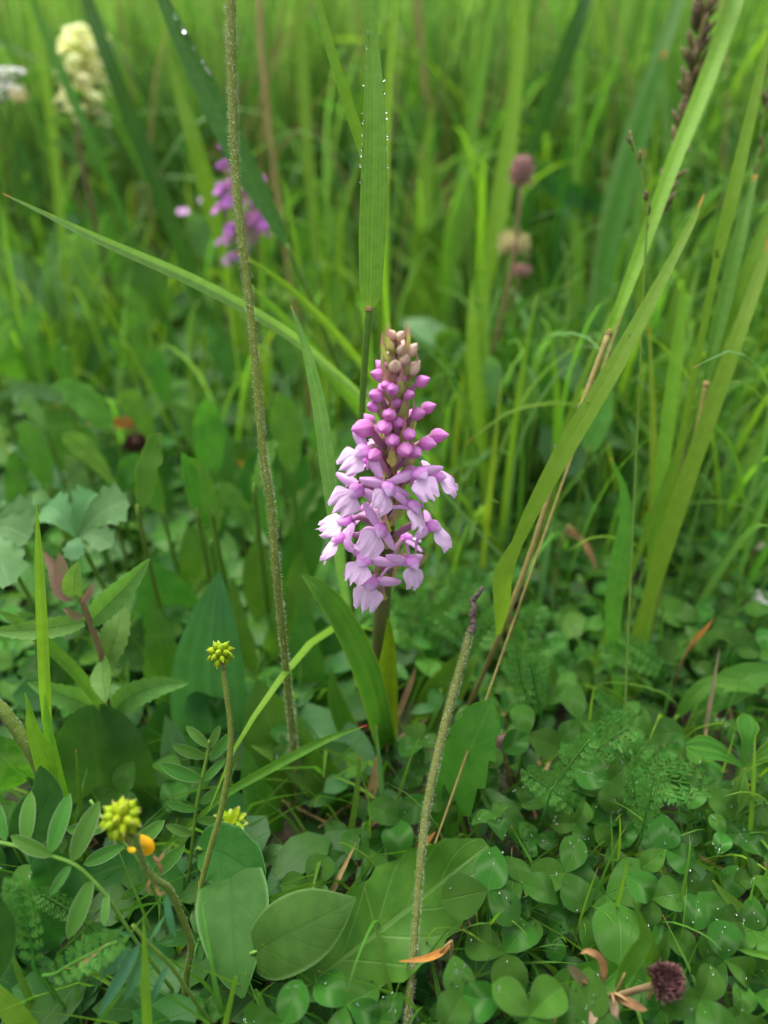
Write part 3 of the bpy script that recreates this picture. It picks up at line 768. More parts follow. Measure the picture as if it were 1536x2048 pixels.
# dark panicle beside the sheath
def panicle(label, axis, count, ln, spread, mat, base_root=True, stemmat=None, seedv=2, name='grass_flower_spike', fat=.15):
    c_ = [(p, .0004) for p, q in cpx(axis)]
    if base_root: c_ = rooted(c_)
    th = thing(name, label, 'grass', c_[0][0])
    mb = MB(); path = mb.tube(c_, n=50, seg=6); build(mb, 'stem', stemmat or S['brown'], th)
    sam = smooth_path([(p, q) for p, q in cpx(axis)], 50)
    rg = random.Random(seedv)
    m0 = MB(); m0.blob(Matrix.Identity(4), lambda v, t: (math.cos(t) * fat * math.sin(math.pi * v) ** .7 * (1 - .5 * v), v, math.sin(t) * fat * .8 * math.sin(math.pi * v) ** .7), 5, 6)
    me = m0.mesh('spikelet', mat)
    for i in range(count):
        s = rg.random() ** .9 * 48.9; k = int(s); c = sam[k][0].lerp(sam[k + 1][0], s - k); wd = sam[k][1] / 2
        if wd < .0004: continue
        T = (sam[k + 1][0] - sam[k][0]).normalized()
        o = Matrix.Rotation(rg.uniform(0, 6.28), 3, T) @ T.orthogonal().normalized()
        d = (T + o * spread * rg.uniform(.4, 1.2)).normalized()
        l_ = ln * rg.uniform(.7, 1.2)
        place(me, 'spikelet', th, frame(c + o * wd * rg.uniform(.0, .75) - th.location, d, o, l_))
    return th
# rain drops hanging on blade edges
def edge_drops(th, pts, r, seedv):
    rg = random.Random(seedv); mb = MB()
    sm_ = smooth_path([(PD(*q), 0) for q in pts], 60)
    for _ in range(16):
        p = sm_[rg.randrange(60)][0] + rv(.0005); rr = r * rg.uniform(.4, 1)
        mb.blob(Matrix.Translation(p) @ Matrix.Scale(rr, 4), lambda v, t: (math.cos(t) * math.sin(math.pi * v), math.sin(t) * math.sin(math.pi * v), -math.cos(math.pi * v)), 6, 8)
    build(mb, 'rain_drops', DEW, th, 'stuff')
edge_drops(RIB, [(733, 60, .239), (728, 150, .239), (724, 260, .2385), (722, 380, .2385)], .0005, 1)
edge_drops(RIB, [(766, 150, .239), (772, 260, .239), (774, 380, .239)], .0004, 2)
edge_drops(OLB, [(1110, 890, .2485), (1200, 740, .2505), (1180, 800, .2505), (1300, 600, .257)], .0004, 3)
edge_drops(WDB, [(350, 30, .328), (385, 90, .328), (420, 150, .328)], .0009, 4)
panicle('thick dark brown fuzzy grass flower spike beside the bright olive sheath', [(1240, 640, .30, 1), (1300, 470, .31, 3), (1345, 340, .32, 14), (1372, 230, .325, 24), (1390, 130, .325, 34), (1410, 20, .325, 38), (1425, -60, .325, 34), (1440, -120, .325, 20)], 299, .0085, .6, P['spike'], fat=.13)
panicle('tiny reddish grass flower spikelets springing beside the long olive blade', [(1290, 520, .275, 1), (1294, 430, .275, 8), (1285, 365, .275, 10), (1272, 310, .275, 8), (1262, 275, .275, 4)], 16, .0045, .3, P['spike'], seedv=5, stemmat=S['green'])
panicle('thin brown grass flower spike beside the tall ribbed clump', [(1420, 700, .33, 1), (1480, 500, .33, 3), (1510, 350, .33, 12), (1525, 250, .33, 14), (1536, 150, .33, 12), (1545, 60, .33, 6)], 40, .005, .25, P['spike'], seedv=6, stemmat=S['green'])
panicle('slender brownish grass flower spike rising behind the broad ribbed blade', [(770, 620, .52, 1), (772, 420, .52, 3), (775, 330, .52, 12), (785, 270, .52, 16), (800, 200, .52, 8)], 30, .006, .2, P['spike'], seedv=7, stemmat=S['green'])

RG = 'tall grass clump right of the orchid'
for lb, mt, ps, kw in (
 ('broadest grass blade fanning out of the tall clump beside the thin olive stalk', 'olive', [(1228, 1400, .325, 14), (1285, 1240, .312, 24), (1340, 1060, .30, 36), (1395, 900, .293, 32), (1440, 770, .29, 34), (1480, 660, .29, 27), (1515, 560, .295, 26), (1550, 450, .30, 12)], dict(fold=.15, nu=8)),
 ('upright grass blade with a pointed top in the tall clump', 'bright', [(1262, 1380, .33, 18), (1300, 1200, .322, 24), (1318, 1000, .318, 26), (1338, 830, .316, 28), (1356, 690, .316, 26), (1364, 610, .316, 14), (1367, 556, .316, 3)], dict(fold=.18)),
 ('thin straight grass blade with a brown point in the tall clump', 'olive', [(1295, 1200, .33, 10), (1305, 1020, .325, 15), (1306, 860, .322, 14), (1302, 740, .32, 9), (1299, 652, .32, 2)], dict(fold=.3)),
 ('lone curved grass blade with a reddish tip between the clump and the olive blade', 'grass', [(1236, 1370, .318, 20), (1226, 1240, .305, 32), (1238, 1130, .298, 40), (1252, 1050, .294, 30), (1247, 980, .292, 16), (1222, 914, .29, 2)], dict(fold=.2)),
 ('tall grass blade with pale ribs rising above the tall clump', 'olive', [(1418, 600, .292, 14), (1436, 510, .288, 22), (1465, 390, .285, 28), (1495, 260, .285, 22), (1520, 150, .285, 18), (1545, 40, .285, 5)], dict(fold=.15)),
 ('wide grass blade leaning away behind the tall clump', 'bright', [(1385, 830, .31, 14), (1440, 690, .305, 18), (1490, 550, .30, 24), (1540, 430, .30, 22), (1580, 330, .3, 20)], dict(fold=.15)),
 ('blurred bright grass blade arching low behind the tall clump', 'bright', [(1390, 1160, .40, 20), (1430, 1060, .40, 34), (1490, 940, .40, 30), (1560, 810, .40, 20)], dict(fold=.2)),
 ('blurred dim grass blade arching under the bright arching one', 'grass', [(1460, 1210, .40, 20), (1490, 1060, .40, 34), (1530, 950, .40, 34), (1580, 860, .40, 20)], dict(fold=.2)),
 ('sharp tipped grass blade crossing the clover near the red clover head', 'grass', [(1580, 1900, .236, 20), (1530, 1880, .234, 30), (1480, 1820, .233, 26), (1450, 1790, .233, 16), (1425, 1760, .233, 3)], dict(fold=.3)),
 ('thin grass blade just beyond the sharp tipped one over the clover', 'grass', [(1590, 1840, .25, 12), (1536, 1800, .25, 15), (1500, 1765, .25, 12), (1478, 1743, .25, 2)], dict(fold=.3)),
 ('short pale reddish tipped blade over the clover by the red clover head', 'redtip', [(1600, 1935, .222, 14), (1536, 1912, .221, 14), (1500, 1905, .22, 11), (1470, 1896, .22, 2)], dict(fold=.3)),
 ('upright thin bright grass stem beside the four lobed leaf', 'bright', [(1480, 1760, .265, 8), (1500, 1660, .26, 9), (1507, 1560, .258, 8), (1510, 1470, .257, 3)], dict(fold=.3)),
 ('curved green blade with a dried brown end in the clover', 'olive', [(1230, 1720, .262, 6), (1270, 1705, .257, 12), (1310, 1725, .252, 14), (1335, 1760, .248, 10), (1349, 1796, .246, 3)], dict(fold=.3)),
 ('thin slanting blade with a red tip below the orchid base', 'redtip', [(380, 1650, .255, 8), (450, 1590, .250, 14), (520, 1548, .248, 18), (600, 1505, .246, 18), (670, 1472, .245, 12), (735, 1450, .245, 2)], dict(fold=.45)),
 ('short blunt grass blade standing under the orchid', 'grass', [(690, 1720, .275, 12), (704, 1650, .27, 13), (714, 1580, .268, 11), (720, 1512, .267, 6)], dict(fold=.35)),
 ('thin pale grass blade standing close to the orchid base', 'pale', [(772, 1760, .272, 10), (768, 1650, .268, 12), (760, 1540, .264, 10), (752, 1450, .262, 3)], dict(fold=.35)),
 ('small yellow tipped slanting blade beyond the orchid base', 'olive', [(860, 1260, .40, 10), (890, 1205, .395, 14), (925, 1165, .39, 12), (950, 1142, .388, 3)], dict(fold=.3)),
 ('straight bright blade standing by the serrated plant', 'bright', [(98, 1500, .262, 14), (90, 1380, .250, 22), (84, 1250, .244, 22), (78, 1120, .24, 17), (73, 1008, .238, 2)], dict(fold=.3)),
 ('curved grass blade arching under the serrated leaves', 'grass', [(250, 1480, .285, 16), (170, 1365, .268, 24), (90, 1285, .258, 26), (30, 1240, .252, 18), (-5, 1222, .25, 4)], dict(fold=.3)),
 ('short bright blade by the bent downy stalk', 'bright', [(108, 1600, .252, 30), (88, 1520, .246, 40), (66, 1460, .242, 26), (58, 1420, .24, 12), (50, 1385, .24, 2)], dict(fold=.4)),
 ('short bright blade beside the bent downy stalk leaning upright', 'bright', [(128, 1600, .258, 22), (106, 1520, .252, 26), (95, 1450, .249, 18), (90, 1390, .248, 3)], dict(fold=.4)),
 ('tiny upright blade by the blurred seed head', 'grass', [(165, 1650, .262, 10), (160, 1600, .26, 11), (156, 1550, .258, 9), (152, 1500, .257, 3)], dict(fold=.3)),
 ('thin upright yellowish blade in front of the drooping vetch', 'bright', [(296, 2080, .206, 20), (292, 1990, .203, 18), (290, 1920, .202, 13), (287, 1832, .201, 2)], dict(fold=.4)),
 ('cut blade end poking up by the foot of the kinked stem', 'bright', [(440, 2090, .214, 12), (455, 2030, .212, 11), (470, 1960, .211, 8), (474, 1952, .211, 3)], dict(fold=.4)),
 ('short leaning blade by the long tan dead stem', 'grass', [(90, 2060, .225, 14), (60, 2000, .222, 15), (35, 1940, .22, 12), (18, 1890, .22, 3)], dict(fold=.4)),
 ('broad yellow green blade lying by the long tan dead stem', 'bright', [(70, 2080, .215, 40), (30, 2030, .212, 42), (-20, 1980, .21, 34), (-70, 1940, .21, 20)], dict(fold=.2)),
 ('thin blade crossing low over the vetch stem', 'olive', [(240, 1980, .23, 8), (180, 1945, .228, 8), (130, 1935, .227, 3)], dict(fold=.3)),
 ('little blade standing by the tiny round leaved pinnate leaf', 'grass', [(540, 2090, .22, 12), (530, 2030, .218, 13), (520, 1995, .217, 10), (511, 1978, .217, 3)], dict(fold=.3)),
):
    grass_thing('grass_shoot', lb, [('leaf_blade', G[mt], ps, kw)])
grass_thing('grass_stalk', 'thin olive grass stalk with a node in the tall clump', [
 ('stem', S['brown'], [(1250, 1330, .325, 8), (1310, 1150, .312, 10), (1360, 980, .306, 11), (1395, 860, .302, 11), (1412, 768, .30, 11)], T_),
 ('node', S['straw'], [(1411, 773, .30, 13), (1414, 764, .30, 13)], dict(tube=True, root=False, n=4)),
 ('leaf_sheath', G['grass'], [(1413, 768, .30, 12), (1425, 700, .30, 22), (1450, 600, .302, 30), (1480, 470, .305, 26), (1510, 350, .31, 10)], dict(root=False, fold=.35))])
grass_thing('grass_stalk', 'second thin yellowish stalk inside the tall clump', [
 ('stem', S['hairy'], [(1300, 1280, .33, 8), (1345, 1050, .322, 9), (1375, 850, .318, 9), (1400, 700, .315, 9), (1425, 560, .315, 8), (1455, 420, .315, 6)], T_)])
# blurred blades behind, told apart in the photograph
for lb, mt, ps in (
 ('blurred yellow green blade standing behind the orchid flowers', 'bright', [(965, 900, .40, 20), (952, 780, .39, 30), (945, 680, .385, 26), (943, 610, .385, 12), (944, 560, .385, 3)]),
 ('thin blurred bright blade beside the yellow green one behind the orchid', 'bright', [(975, 900, .41, 12), (972, 740, .40, 16), (972, 600, .40, 14), (976, 480, .40, 4)]),
 ('pointed bright blade standing up beyond the orchid tip', 'bright', [(830, 600, .55, 22), (838, 500, .54, 32), (850, 380, .54, 32), (858, 280, .54, 20), (861, 212, .54, 3)]),
 ('tall bright blurred blade rising next to the faded clover heads', 'bright', [(968, 600, .47, 20), (985, 500, .46, 36), (1010, 350, .46, 38), (1028, 200, .46, 30), (1042, 60, .46, 26), (1052, -80, .46, 16)]),
 ('tall slim blurred blade rising beside the one by the clover heads', 'bright', [(905, 520, .52, 18), (925, 380, .52, 30), (950, 220, .52, 26), (972, 90, .52, 20), (995, -60, .52, 12)]),
 ('dark bluish blurred blade bending past the faded clover heads', 'dark', [(1000, 480, .52, 18), (1050, 330, .50, 28), (1105, 180, .48, 34), (1150, 60, .47, 34), (1190, -60, .47, 22)]),
 ('straight blurred stem like blade beyond the faded clover heads', 'bright', [(1150, 640, .55, 18), (1150, 450, .55, 20), (1153, 250, .55, 20), (1158, 60, .55, 18), (1162, -80, .55, 12)]),
 ('dark broad blurred blade leaning under the pale yellow flower', 'dark', [(385, 560, .48, 26), (330, 410, .46, 34), (275, 270, .45, 34), (225, 140, .44, 30), (180, 20, .44, 26), (150, -60, .44, 20)]),
 ('bright blurred blade leaning in front of the far pink orchid', 'bright', [(448, 520, .45, 20), (425, 420, .44, 34), (393, 300, .43, 34), (360, 190, .43, 22), (334, 100, .43, 4)]),
 ('upright bright blurred blade between the two brown stalks', 'bright', [(628, 470, .48, 16), (618, 340, .48, 22), (608, 200, .48, 24), (600, 60, .48, 22), (596, -80, .48, 16)]),
 ('bluish leaning blade in the grass by the dark spike', 'pale', [(1180, 620, .45, 18), (1220, 420, .44, 34), (1270, 250, .44, 34), (1330, 80, .44, 30), (1380, -60, .44, 20)]),
 ('broad blurred green blade behind the long olive blade', 'grass', [(1200, 640, .43, 20), (1215, 520, .43, 36), (1250, 380, .43, 40), (1290, 240, .43, 34), (1330, 100, .43, 12)]),
 ('narrow blurred bright blade close to the white flower clusters', 'bright', [(120, 420, .5, 16), (105, 260, .5, 22), (85, 120, .5, 20), (60, -40, .5, 14)]),
 ('blurred thin blade crossing below the pale yellow flower', 'grass', [(240, 420, .46, 14), (190, 300, .45, 20), (130, 160, .45, 20), (80, 40, .45, 14), (50, -60, .45, 8)]),
 ('blurred blade bent over under the clover heads', 'grass', [(985, 660, .42, 10), (1030, 620, .41, 16), (1080, 590, .41, 14), (1140, 566, .41, 3)]),
 ('blurred wide blade lying across the meadow behind the tiny spikelets', 'dark', [(1060, 370, .56, 20), (1120, 380, .55, 44), (1200, 410, .54, 40), (1290, 430, .53, 10)]),
 ('thin blurred blade rising straight beside the broad ribbed blade', 'bright', [(772, 600, .36, 12), (770, 420, .35, 16), (775, 220, .35, 18), (786, 60, .35, 16), (796, -80, .35, 10)]),
 ('short blurred blade standing behind the tiny reddish spikelets', 'grass', [(1245, 640, .40, 14), (1262, 520, .40, 20), (1275, 420, .40, 18), (1290, 300, .40, 6)]),
 ('slim pale slanting blade behind the kinked olive blade', 'pale', [(1160, 760, .46, 14), (1200, 860, .42, 24), (1250, 890, .41, 20), (1300, 905, .40, 6)]),
 ('short upright blade by the bitten grey green leaf', 'grass', [(1035, 1080, .44, 16), (1030, 960, .435, 24), (1030, 860, .43, 22), (1035, 790, .43, 4)]),
 ('short twin blade next to the one by the grey green leaf', 'grass', [(1000, 1100, .44, 14), (1000, 950, .435, 20), (995, 830, .43, 16), (988, 760, .43, 3)]),
 ('pale thin stem like blade under the olive blade', 'pale', [(1075, 1230, .36, 8), (1090, 1130, .355, 12), (1102, 1050, .352, 10), (1108, 1010, .35, 3)]),
):
    grass_thing('grass_shoot', lb, [('leaf_blade', G[mt], ps, dict(fold=.2))])

# ------------------------------------------------------------------ broad low leaves
UPN = Vector((0, -.35, 1))
def leaf_thing(label, mat, pts, prof, Wpx, name='broad_leaf', cat='leaf', N=None, petiole=True, group=None, **k):
    """pts: (px, py, t) from base to tip"""
    c_ = [(PD(x, y, t), 0) for x, y, t in pts]
    mid = c_[len(c_) // 2][0]
    W = Wpx * pxm(mid)
    b = c_[0][0]
    g0 = GP(b.x + (b.x - c_[1][0].x) * .3, b.y + .004, -.003)
    th = thing(name, label, cat, g0, group)
    kw = dict(n=22, nu=8, fold=.12); kw.update(k)
    mb = MB(); mb.strip(c_, W=W, prof=prof, N=N, **kw); lf = build(mb, 'leaf_blade', mat, th)
    if petiole:
        d = (c_[1][0] - b)
        mb = MB(); mb.tube([(g0, .0010), (g0.lerp(b, .55) + Vector((0, 0, -.15 * (b - g0).length)), .0010), (b, .0009), (b + d * .25, .0004)], n=10, seg=7)
        build(mb, 'petiole', S['green'], th)
    return th
def up_tilt(a, b=0): return Vector((b, a, 1)).normalized()

leaf_thing('large pointed smooth bluish green leaf standing behind the upright seed head', L['blue'], [(432, 1570, .325), (422, 1470, .305), (416, 1350, .292), (424, 1250, .284), (438, 1144, .280)], lambda v: max(.02, math.sin(math.pi * (v * .9 + .1) ** .85)) ** .8, 150, nu=8, fold=.18)
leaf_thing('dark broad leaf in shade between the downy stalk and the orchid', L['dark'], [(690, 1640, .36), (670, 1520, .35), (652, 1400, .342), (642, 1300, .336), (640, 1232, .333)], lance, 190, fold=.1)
leaf_thing('shiny green leaf with a wavy edge under the dark broad leaf', L['mid'], [(640, 1700, .315), (600, 1600, .302), (560, 1500, .292), (530, 1420, .287), (515, 1355, .285)], lance, 150, wave=.12, wf=2.5, fold=.15)
leaf_thing('pale underside of a leaf lying across under the orchid', L['pale'], [(440, 1395, .325), (520, 1420, .318), (610, 1455, .312), (680, 1500, .306), (728, 1560, .302)], lambda v: (.35 + .65 * min(1, v * 1.6)) * (1 if v < .8 else 1 - (v - .8) * 1.5), 110, fold=.2)
leaf_thing('wavy toothed leaf rolled at the edge behind the downy stalk', L['mid'], [(560, 1420, .345), (575, 1300, .335), (590, 1200, .328), (602, 1100, .322)], lance, 110, wave=.3, wf=2.2, teeth=.2, nteeth=6)
leaf_thing('tall narrow leaf leaning against the dark gap by the orchid flowers', L['mid'], [(570, 1250, .37), (600, 1130, .362), (622, 1030, .356), (640, 950, .352)], lance, 80, wave=.1)
leaf_thing('rounded upright leaf behind the downy stalk', L['mid'], [(545, 1260, .36), (530, 1190, .353), (517, 1130, .348), (515, 1072, .345)], ovate, 80)
leaf_thing('blunt green leaf standing behind the large pointed leaf', L['mid'], [(430, 1250, .38), (415, 1180, .37), (398, 1110, .363), (380, 1055, .36)], lambda v: max(.02, math.sin(math.pi * (v * .85 + .12))) ** .7, 95)
leaf_thing('green leaf with a scalloped edge beside the large pointed leaf', L['mid'], [(370, 1290, .345), (345, 1230, .338), (315, 1170, .333), (290, 1120, .33)], ovate, 120, teeth=.14, nteeth=6)
leaf_thing('pale dull leaf with a drooping tip under the serrated plant', L['hairy'], [(360, 1210, .35), (330, 1260, .34), (270, 1300, .333), (215, 1305, .33)], ovate, 110)
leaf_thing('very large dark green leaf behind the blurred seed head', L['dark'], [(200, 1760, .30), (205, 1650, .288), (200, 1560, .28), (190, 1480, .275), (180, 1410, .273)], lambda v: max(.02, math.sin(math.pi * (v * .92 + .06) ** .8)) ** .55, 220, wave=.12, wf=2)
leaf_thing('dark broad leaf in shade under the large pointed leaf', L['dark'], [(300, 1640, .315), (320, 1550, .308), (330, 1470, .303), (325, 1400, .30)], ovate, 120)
leaf_thing('upright toothed dandelion leaf beside the withered stalk', L['mid'], [(880, 1660, .275), (905, 1590, .266), (935, 1510, .258), (962, 1450, .254), (985, 1398, .252)], lambda v: (.25 + .75 * math.sin(math.pi * min(1, v * .9 + .08)) ** .8) if v < .93 else .4 * (1 - v) / .07 + .02, 125, teeth=.32, nteeth=5, backward=-.2, N=Vector((-.5, -.8, .45)), fold=.15)
leaf_thing('very large glossy leaf lying across behind the withered stalk', L['big'], [(600, 1985, 0.220), (680, 1920, 0.226), (780, 1845, 0.231), (880, 1765, 0.235), (975, 1690, 0.240)], lambda v: max(.02, math.sin(math.pi * (v * .93 + .05) ** 1.15)) ** .7, 200, wave=.2, wf=2.5, teeth=.16, nteeth=7, cup=.1, N=Vector((-.15, -.6, .8)), nu=12)
leaf_thing('downy leaf folded along its midrib beside the very large glossy leaf', L['hairy'], [(500, 1912, .228), (560, 1875, .222), (620, 1845, .219), (670, 1820, .218), (712, 1796, .218)], lambda v: max(.02, math.sin(math.pi * (v * .97 + .03) ** .62)) ** .9, 150, cup=-.25, fold=.1, wave=.14, wf=1.2, N=Vector((-.1, -.3, .95)), nu=10, n=26)
leaf_thing('broad downy leaf hanging point down under the kinked stem', L['hairy'], [(452, 1700, .252), (462, 1780, .240), (466, 1850, .232), (472, 1930, .225), (486, 1996, .221)], lambda v: max(.02, math.sin(math.pi * (v * .97 + .03) ** .66)) ** .8, 150, N=Vector((.1, -.75, .65)), fold=.1, cup=-.15, nu=10)
leaf_thing('small downy leaf with a torn edge above the hanging downy leaf', L['hairy'], [(395, 1700, .252), (440, 1705, .248), (490, 1735, .245), (522, 1790, .243)], ovate, 120, N=Vector((0, -.5, .85)), teeth=.1, nteeth=5)
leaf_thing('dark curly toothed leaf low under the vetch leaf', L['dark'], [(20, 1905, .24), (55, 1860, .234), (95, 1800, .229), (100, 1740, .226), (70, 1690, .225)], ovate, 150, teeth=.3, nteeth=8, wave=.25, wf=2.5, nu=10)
leaf_thing('downy leaf edge showing beside the dark curly leaf', L['hairy'], [(-60, 1990, .205), (-20, 1930, .202), (5, 1860, .20), (5, 1800, .199)], ovate, 70, N=Vector((.4, -.7, .6)))
leaf_thing('dull bluish lance leaf flat in the shade below the vetch stems', L['blue'], [(250, 2070, .235), (210, 1990, .234), (165, 1930, .235), (140, 1890, .236)], lance, 90)
leaf_thing('round leaf with a pale blotch by the bent downy stalk', L['clover'], [(60, 1560, .265), (30, 1540, .258), (0, 1510, .254), (-30, 1470, .252)], ovate, 130, N=Vector((.1, -.7, .7)))
leaf_thing('greyish round leaf under the tips of the vetch leaflets', L['hairy'], [(30, 1690, .25), (70, 1640, .246), (95, 1590, .244), (80, 1530, .243)], ovate, 95, N=Vector((0, -.8, .6)))
leaf_thing('dark narrow leaf lying in shade under the blurred spent flower', L['dark'], [(500, 1700, .30), (560, 1680, .295), (620, 1665, .292), (690, 1655, .29)], lance, 60, N=Vector((0, -.5, .9)))
leaf_thing('long soft green leaf arching in front of a dark hollow', L['mid'], [(1400, 1430, .30), (1450, 1380, .298), (1510, 1350, .298), (1570, 1340, .30)], lance, 70, N=Vector((0, -.6, .8)))
leaf_thing('slender leaf sprawling beneath the long soft leaf', L['mid'], [(1350, 1440, .30), (1380, 1400, .297), (1420, 1370, .296), (1480, 1372, .295), (1522, 1388, .294)], lance, 36, N=Vector((0, -.6, .8)))
leaf_thing('dim oval leaf beside the dandelion leaf in the dark gap', L['clover'], [(960, 1570, .275), (985, 1610, .27), (1020, 1650, .266), (1045, 1695, .264)], ellip, 60, N=Vector((.6, -.5, .6)), fold=.5)
leaf_thing('grey green leaf with bitten edge behind the olive blade', L['pale'], [(1180, 900, .40), (1140, 905, .398), (1110, 890, .397), (1085, 850, .396)], ovate, 100, teeth=.12, nteeth=4)
leaf_thing('slim grey leaf with a brown tip behind the olive blade', L['pale'], [(1160, 850, .40), (1190, 860, .398), (1220, 880, .397), (1258, 895, .396)], lance, 40)
leaf_thing('blurred bluish broad leaf beyond the orchid tip', L['pale'], [(800, 640, .50), (850, 660, .49), (910, 700, .48), (968, 748, .475)], lance, 66, N=Vector((.3, -.5, .8)))
# long upright leaves crowding round the orchid's foot
for lb, mt, ps, wd in (
 ('long upright leaf leaning over the dark gap just behind the pointed bluish leaf', 'mid', [(520, 1440, .335), (490, 1340, .325), (470, 1240, .32), (465, 1150, .317)], 70),
 ('tall wavy leaf standing close behind the downy stalk foot', 'mid', [(640, 1480, .335), (620, 1370, .325), (608, 1280, .32), (600, 1180, .316)], 80),
 ('glossy long leaf slanting across under the red tipped blade', 'big', [(700, 1640, .30), (650, 1570, .292), (590, 1520, .287), (500, 1490, .284)], 84),
 ('narrow fresh leaf arching beside the orchid foot', 'strap', [(740, 1560, .32), (700, 1470, .31), (672, 1400, .305), (660, 1330, .302)], 44),
 ('upright fresh leaf between the serrated plant and the pointed bluish leaf', 'mid', [(330, 1430, .325), (325, 1340, .316), (318, 1270, .312), (300, 1190, .31)], 80),
 ('pale creased leaf low between the vetch and the pointed bluish leaf', 'pale', [(330, 1600, .295), (350, 1540, .288), (345, 1480, .284), (330, 1430, .282)], 62),
 ('long leaf with a crinkled margin beside the upright vetch leaf', 'mid', [(560, 1690, .295), (530, 1620, .285), (505, 1560, .28), (490, 1490, .278)], 70),
 ('slim fresh leaf behind the orchid strap leaf', 'mid', [(800, 1480, .345), (830, 1390, .335), (850, 1330, .33), (880, 1270, .327)], 46)):
    leaf_thing(lb, L[mt], ps, lance, wd, wave=.2, wf=2.2, cup=.12, **(dict(teeth=.18, nteeth=6) if wd in (80, 70) else {}))
# blurred broad leaves on the left
for lb, mt, ps, wd in (
 ('blurred arching pale leaf crossing above the palmate leaves', 'pale', [(200, 830, .42), (130, 795, .41), (50, 780, .405), (-30, 800, .40)], 34),
 ('long blurred leaf with a dim midrib leaning above the dark gap', 'mid', [(540, 1010, .44), (470, 930, .43), (400, 860, .425), (332, 802, .42)], 74),
 ('upright blurred rounded leaf beyond the arching pale leaf', 'mid', [(150, 790, .52), (160, 740, .51), (170, 700, .505), (180, 640, .50)], 90),
 ('blurred blue green leaf under the small yellow bud', 'dark', [(60, 440, .60), (50, 390, .59), (45, 340, .585), (38, 270, .58)], 50),
 ('blurred broad leaf standing under the pale yellow flower', 'mid', [(230, 560, .52), (210, 500, .51), (190, 430, .50), (175, 370, .50)], 60),
 ('blurred pale broad leaf under the long pale narrow blade', 'pale', [(120, 640, .50), (90, 590, .49), (50, 540, .485), (10, 500, .48)], 70),
 ('blurred soft leaf between the far pink orchid and the long pale blade', 'mid', [(330, 640, .48), (300, 580, .47), (270, 520, .465), (250, 460, .46)], 80),
 ('blurred rounded leaf beside the dew covered clover', 'mid', [(60, 760, .48), (50, 720, .47), (40, 680, .465), (20, 620, .46)], 110),
 ('blurred green leaf lifting behind the brown clover head', 'mid', [(200, 960, .44), (150, 900, .43), (120, 860, .425), (60, 830, .42)], 90),
 ('dark blurred leaf in the hollow behind the palmate leaf', 'dark', [(330, 1010, .42), (300, 950, .41), (250, 920, .405), (200, 900, .40)], 90),
 ('blurred broad leaf behind the tall downy stalk low in the shade', 'mid', [(440, 1060, .42), (420, 1000, .41), (400, 960, .405), (370, 930, .40)], 80),
 ('blurred deep green leaf between the downy stalk and the orchid', 'dark', [(600, 1000, .42), (580, 940, .41), (570, 890, .405), (555, 830, .40)], 70),
 ('blurred yellow green leaf in shade below the wide dark blade', 'mid', [(520, 800, .46), (480, 750, .455), (440, 700, .45), (410, 640, .45)], 60),
 ('blurred soft leaf lying beyond the orchid by the grass', 'mid', [(860, 620, .6), (900, 600, .59), (950, 590, .585), (1000, 600, .58)], 70),
 ('blurred rounded leaf in shade beyond the long olive blade', 'mid', [(1180, 700, .47), (1140, 690, .465), (1110, 670, .46), (1080, 640, .46)], 90),
 ('blurred leaf in the shade below the leaning clover stem', 'dark', [(1080, 780, .47), (1050, 740, .465), (1020, 700, .46), (1000, 660, .46)], 70),
):
    leaf_thing(lb, L[mt], ps, ovate if wd > 60 else lance, wd)

rgl = random.Random(31)
for i in range(84):
    px = rgl.uniform(-40, 640); py = rgl.uniform(430, 1080)
    if 52 <= i < 70: px = rgl.uniform(820, 1540); py = rgl.uniform(560, 900)
    tb = (CAM.z - rgl.uniform(.03, .10)) / (math.sin(PITCH) + math.cos(PITCH) * (py - 1024) / FPX)
    a = R(rgl.uniform(30, 150)); ln = rgl.uniform(70, 150) * (.42 / tb) ** .5; dx, dy = math.cos(a) * ln, -math.sin(a) * ln
    mk = rgl.choice(['mid', 'mid', 'serr', 'mid', 'strap', 'pale']); pf = rgl.choice([ovate, lance, lance, obov])
    lk_ = {'mid': 'mid green', 'serr': 'light ribbed', 'strap': 'deep green', 'pale': 'pale greyish'}[mk] + {ovate: ' rounded', lance: ' pointed', obov: ' blunt'}[pf]
    leaf_thing(lk_ + ' blurred leaf in the low growth ' + ('behind the palmate leaf' if not 52 <= i < 70 else 'behind the clover patch'), L[mk],
      [(px, py + 20, tb), (px + dx * .35, py + dy * .4, tb * .985), (px + dx * .7, py + dy * .8, tb * .975), (px + dx, py + dy * (1.0 if rgl.random() < .6 else .85), tb * .965)], pf, ln * rgl.uniform(.26, .55),
      N=Vector((rgl.uniform(-.5, .5), -.7, .6)), group=lk_ + ' leaves ' + ('behind the palmate leaf' if not 52 <= i < 70 else 'behind the clover patch'), wave=.12, nu=6, n=14, **(dict(teeth=.28, nteeth=6, backward=-.1) if i % 2 else {}))

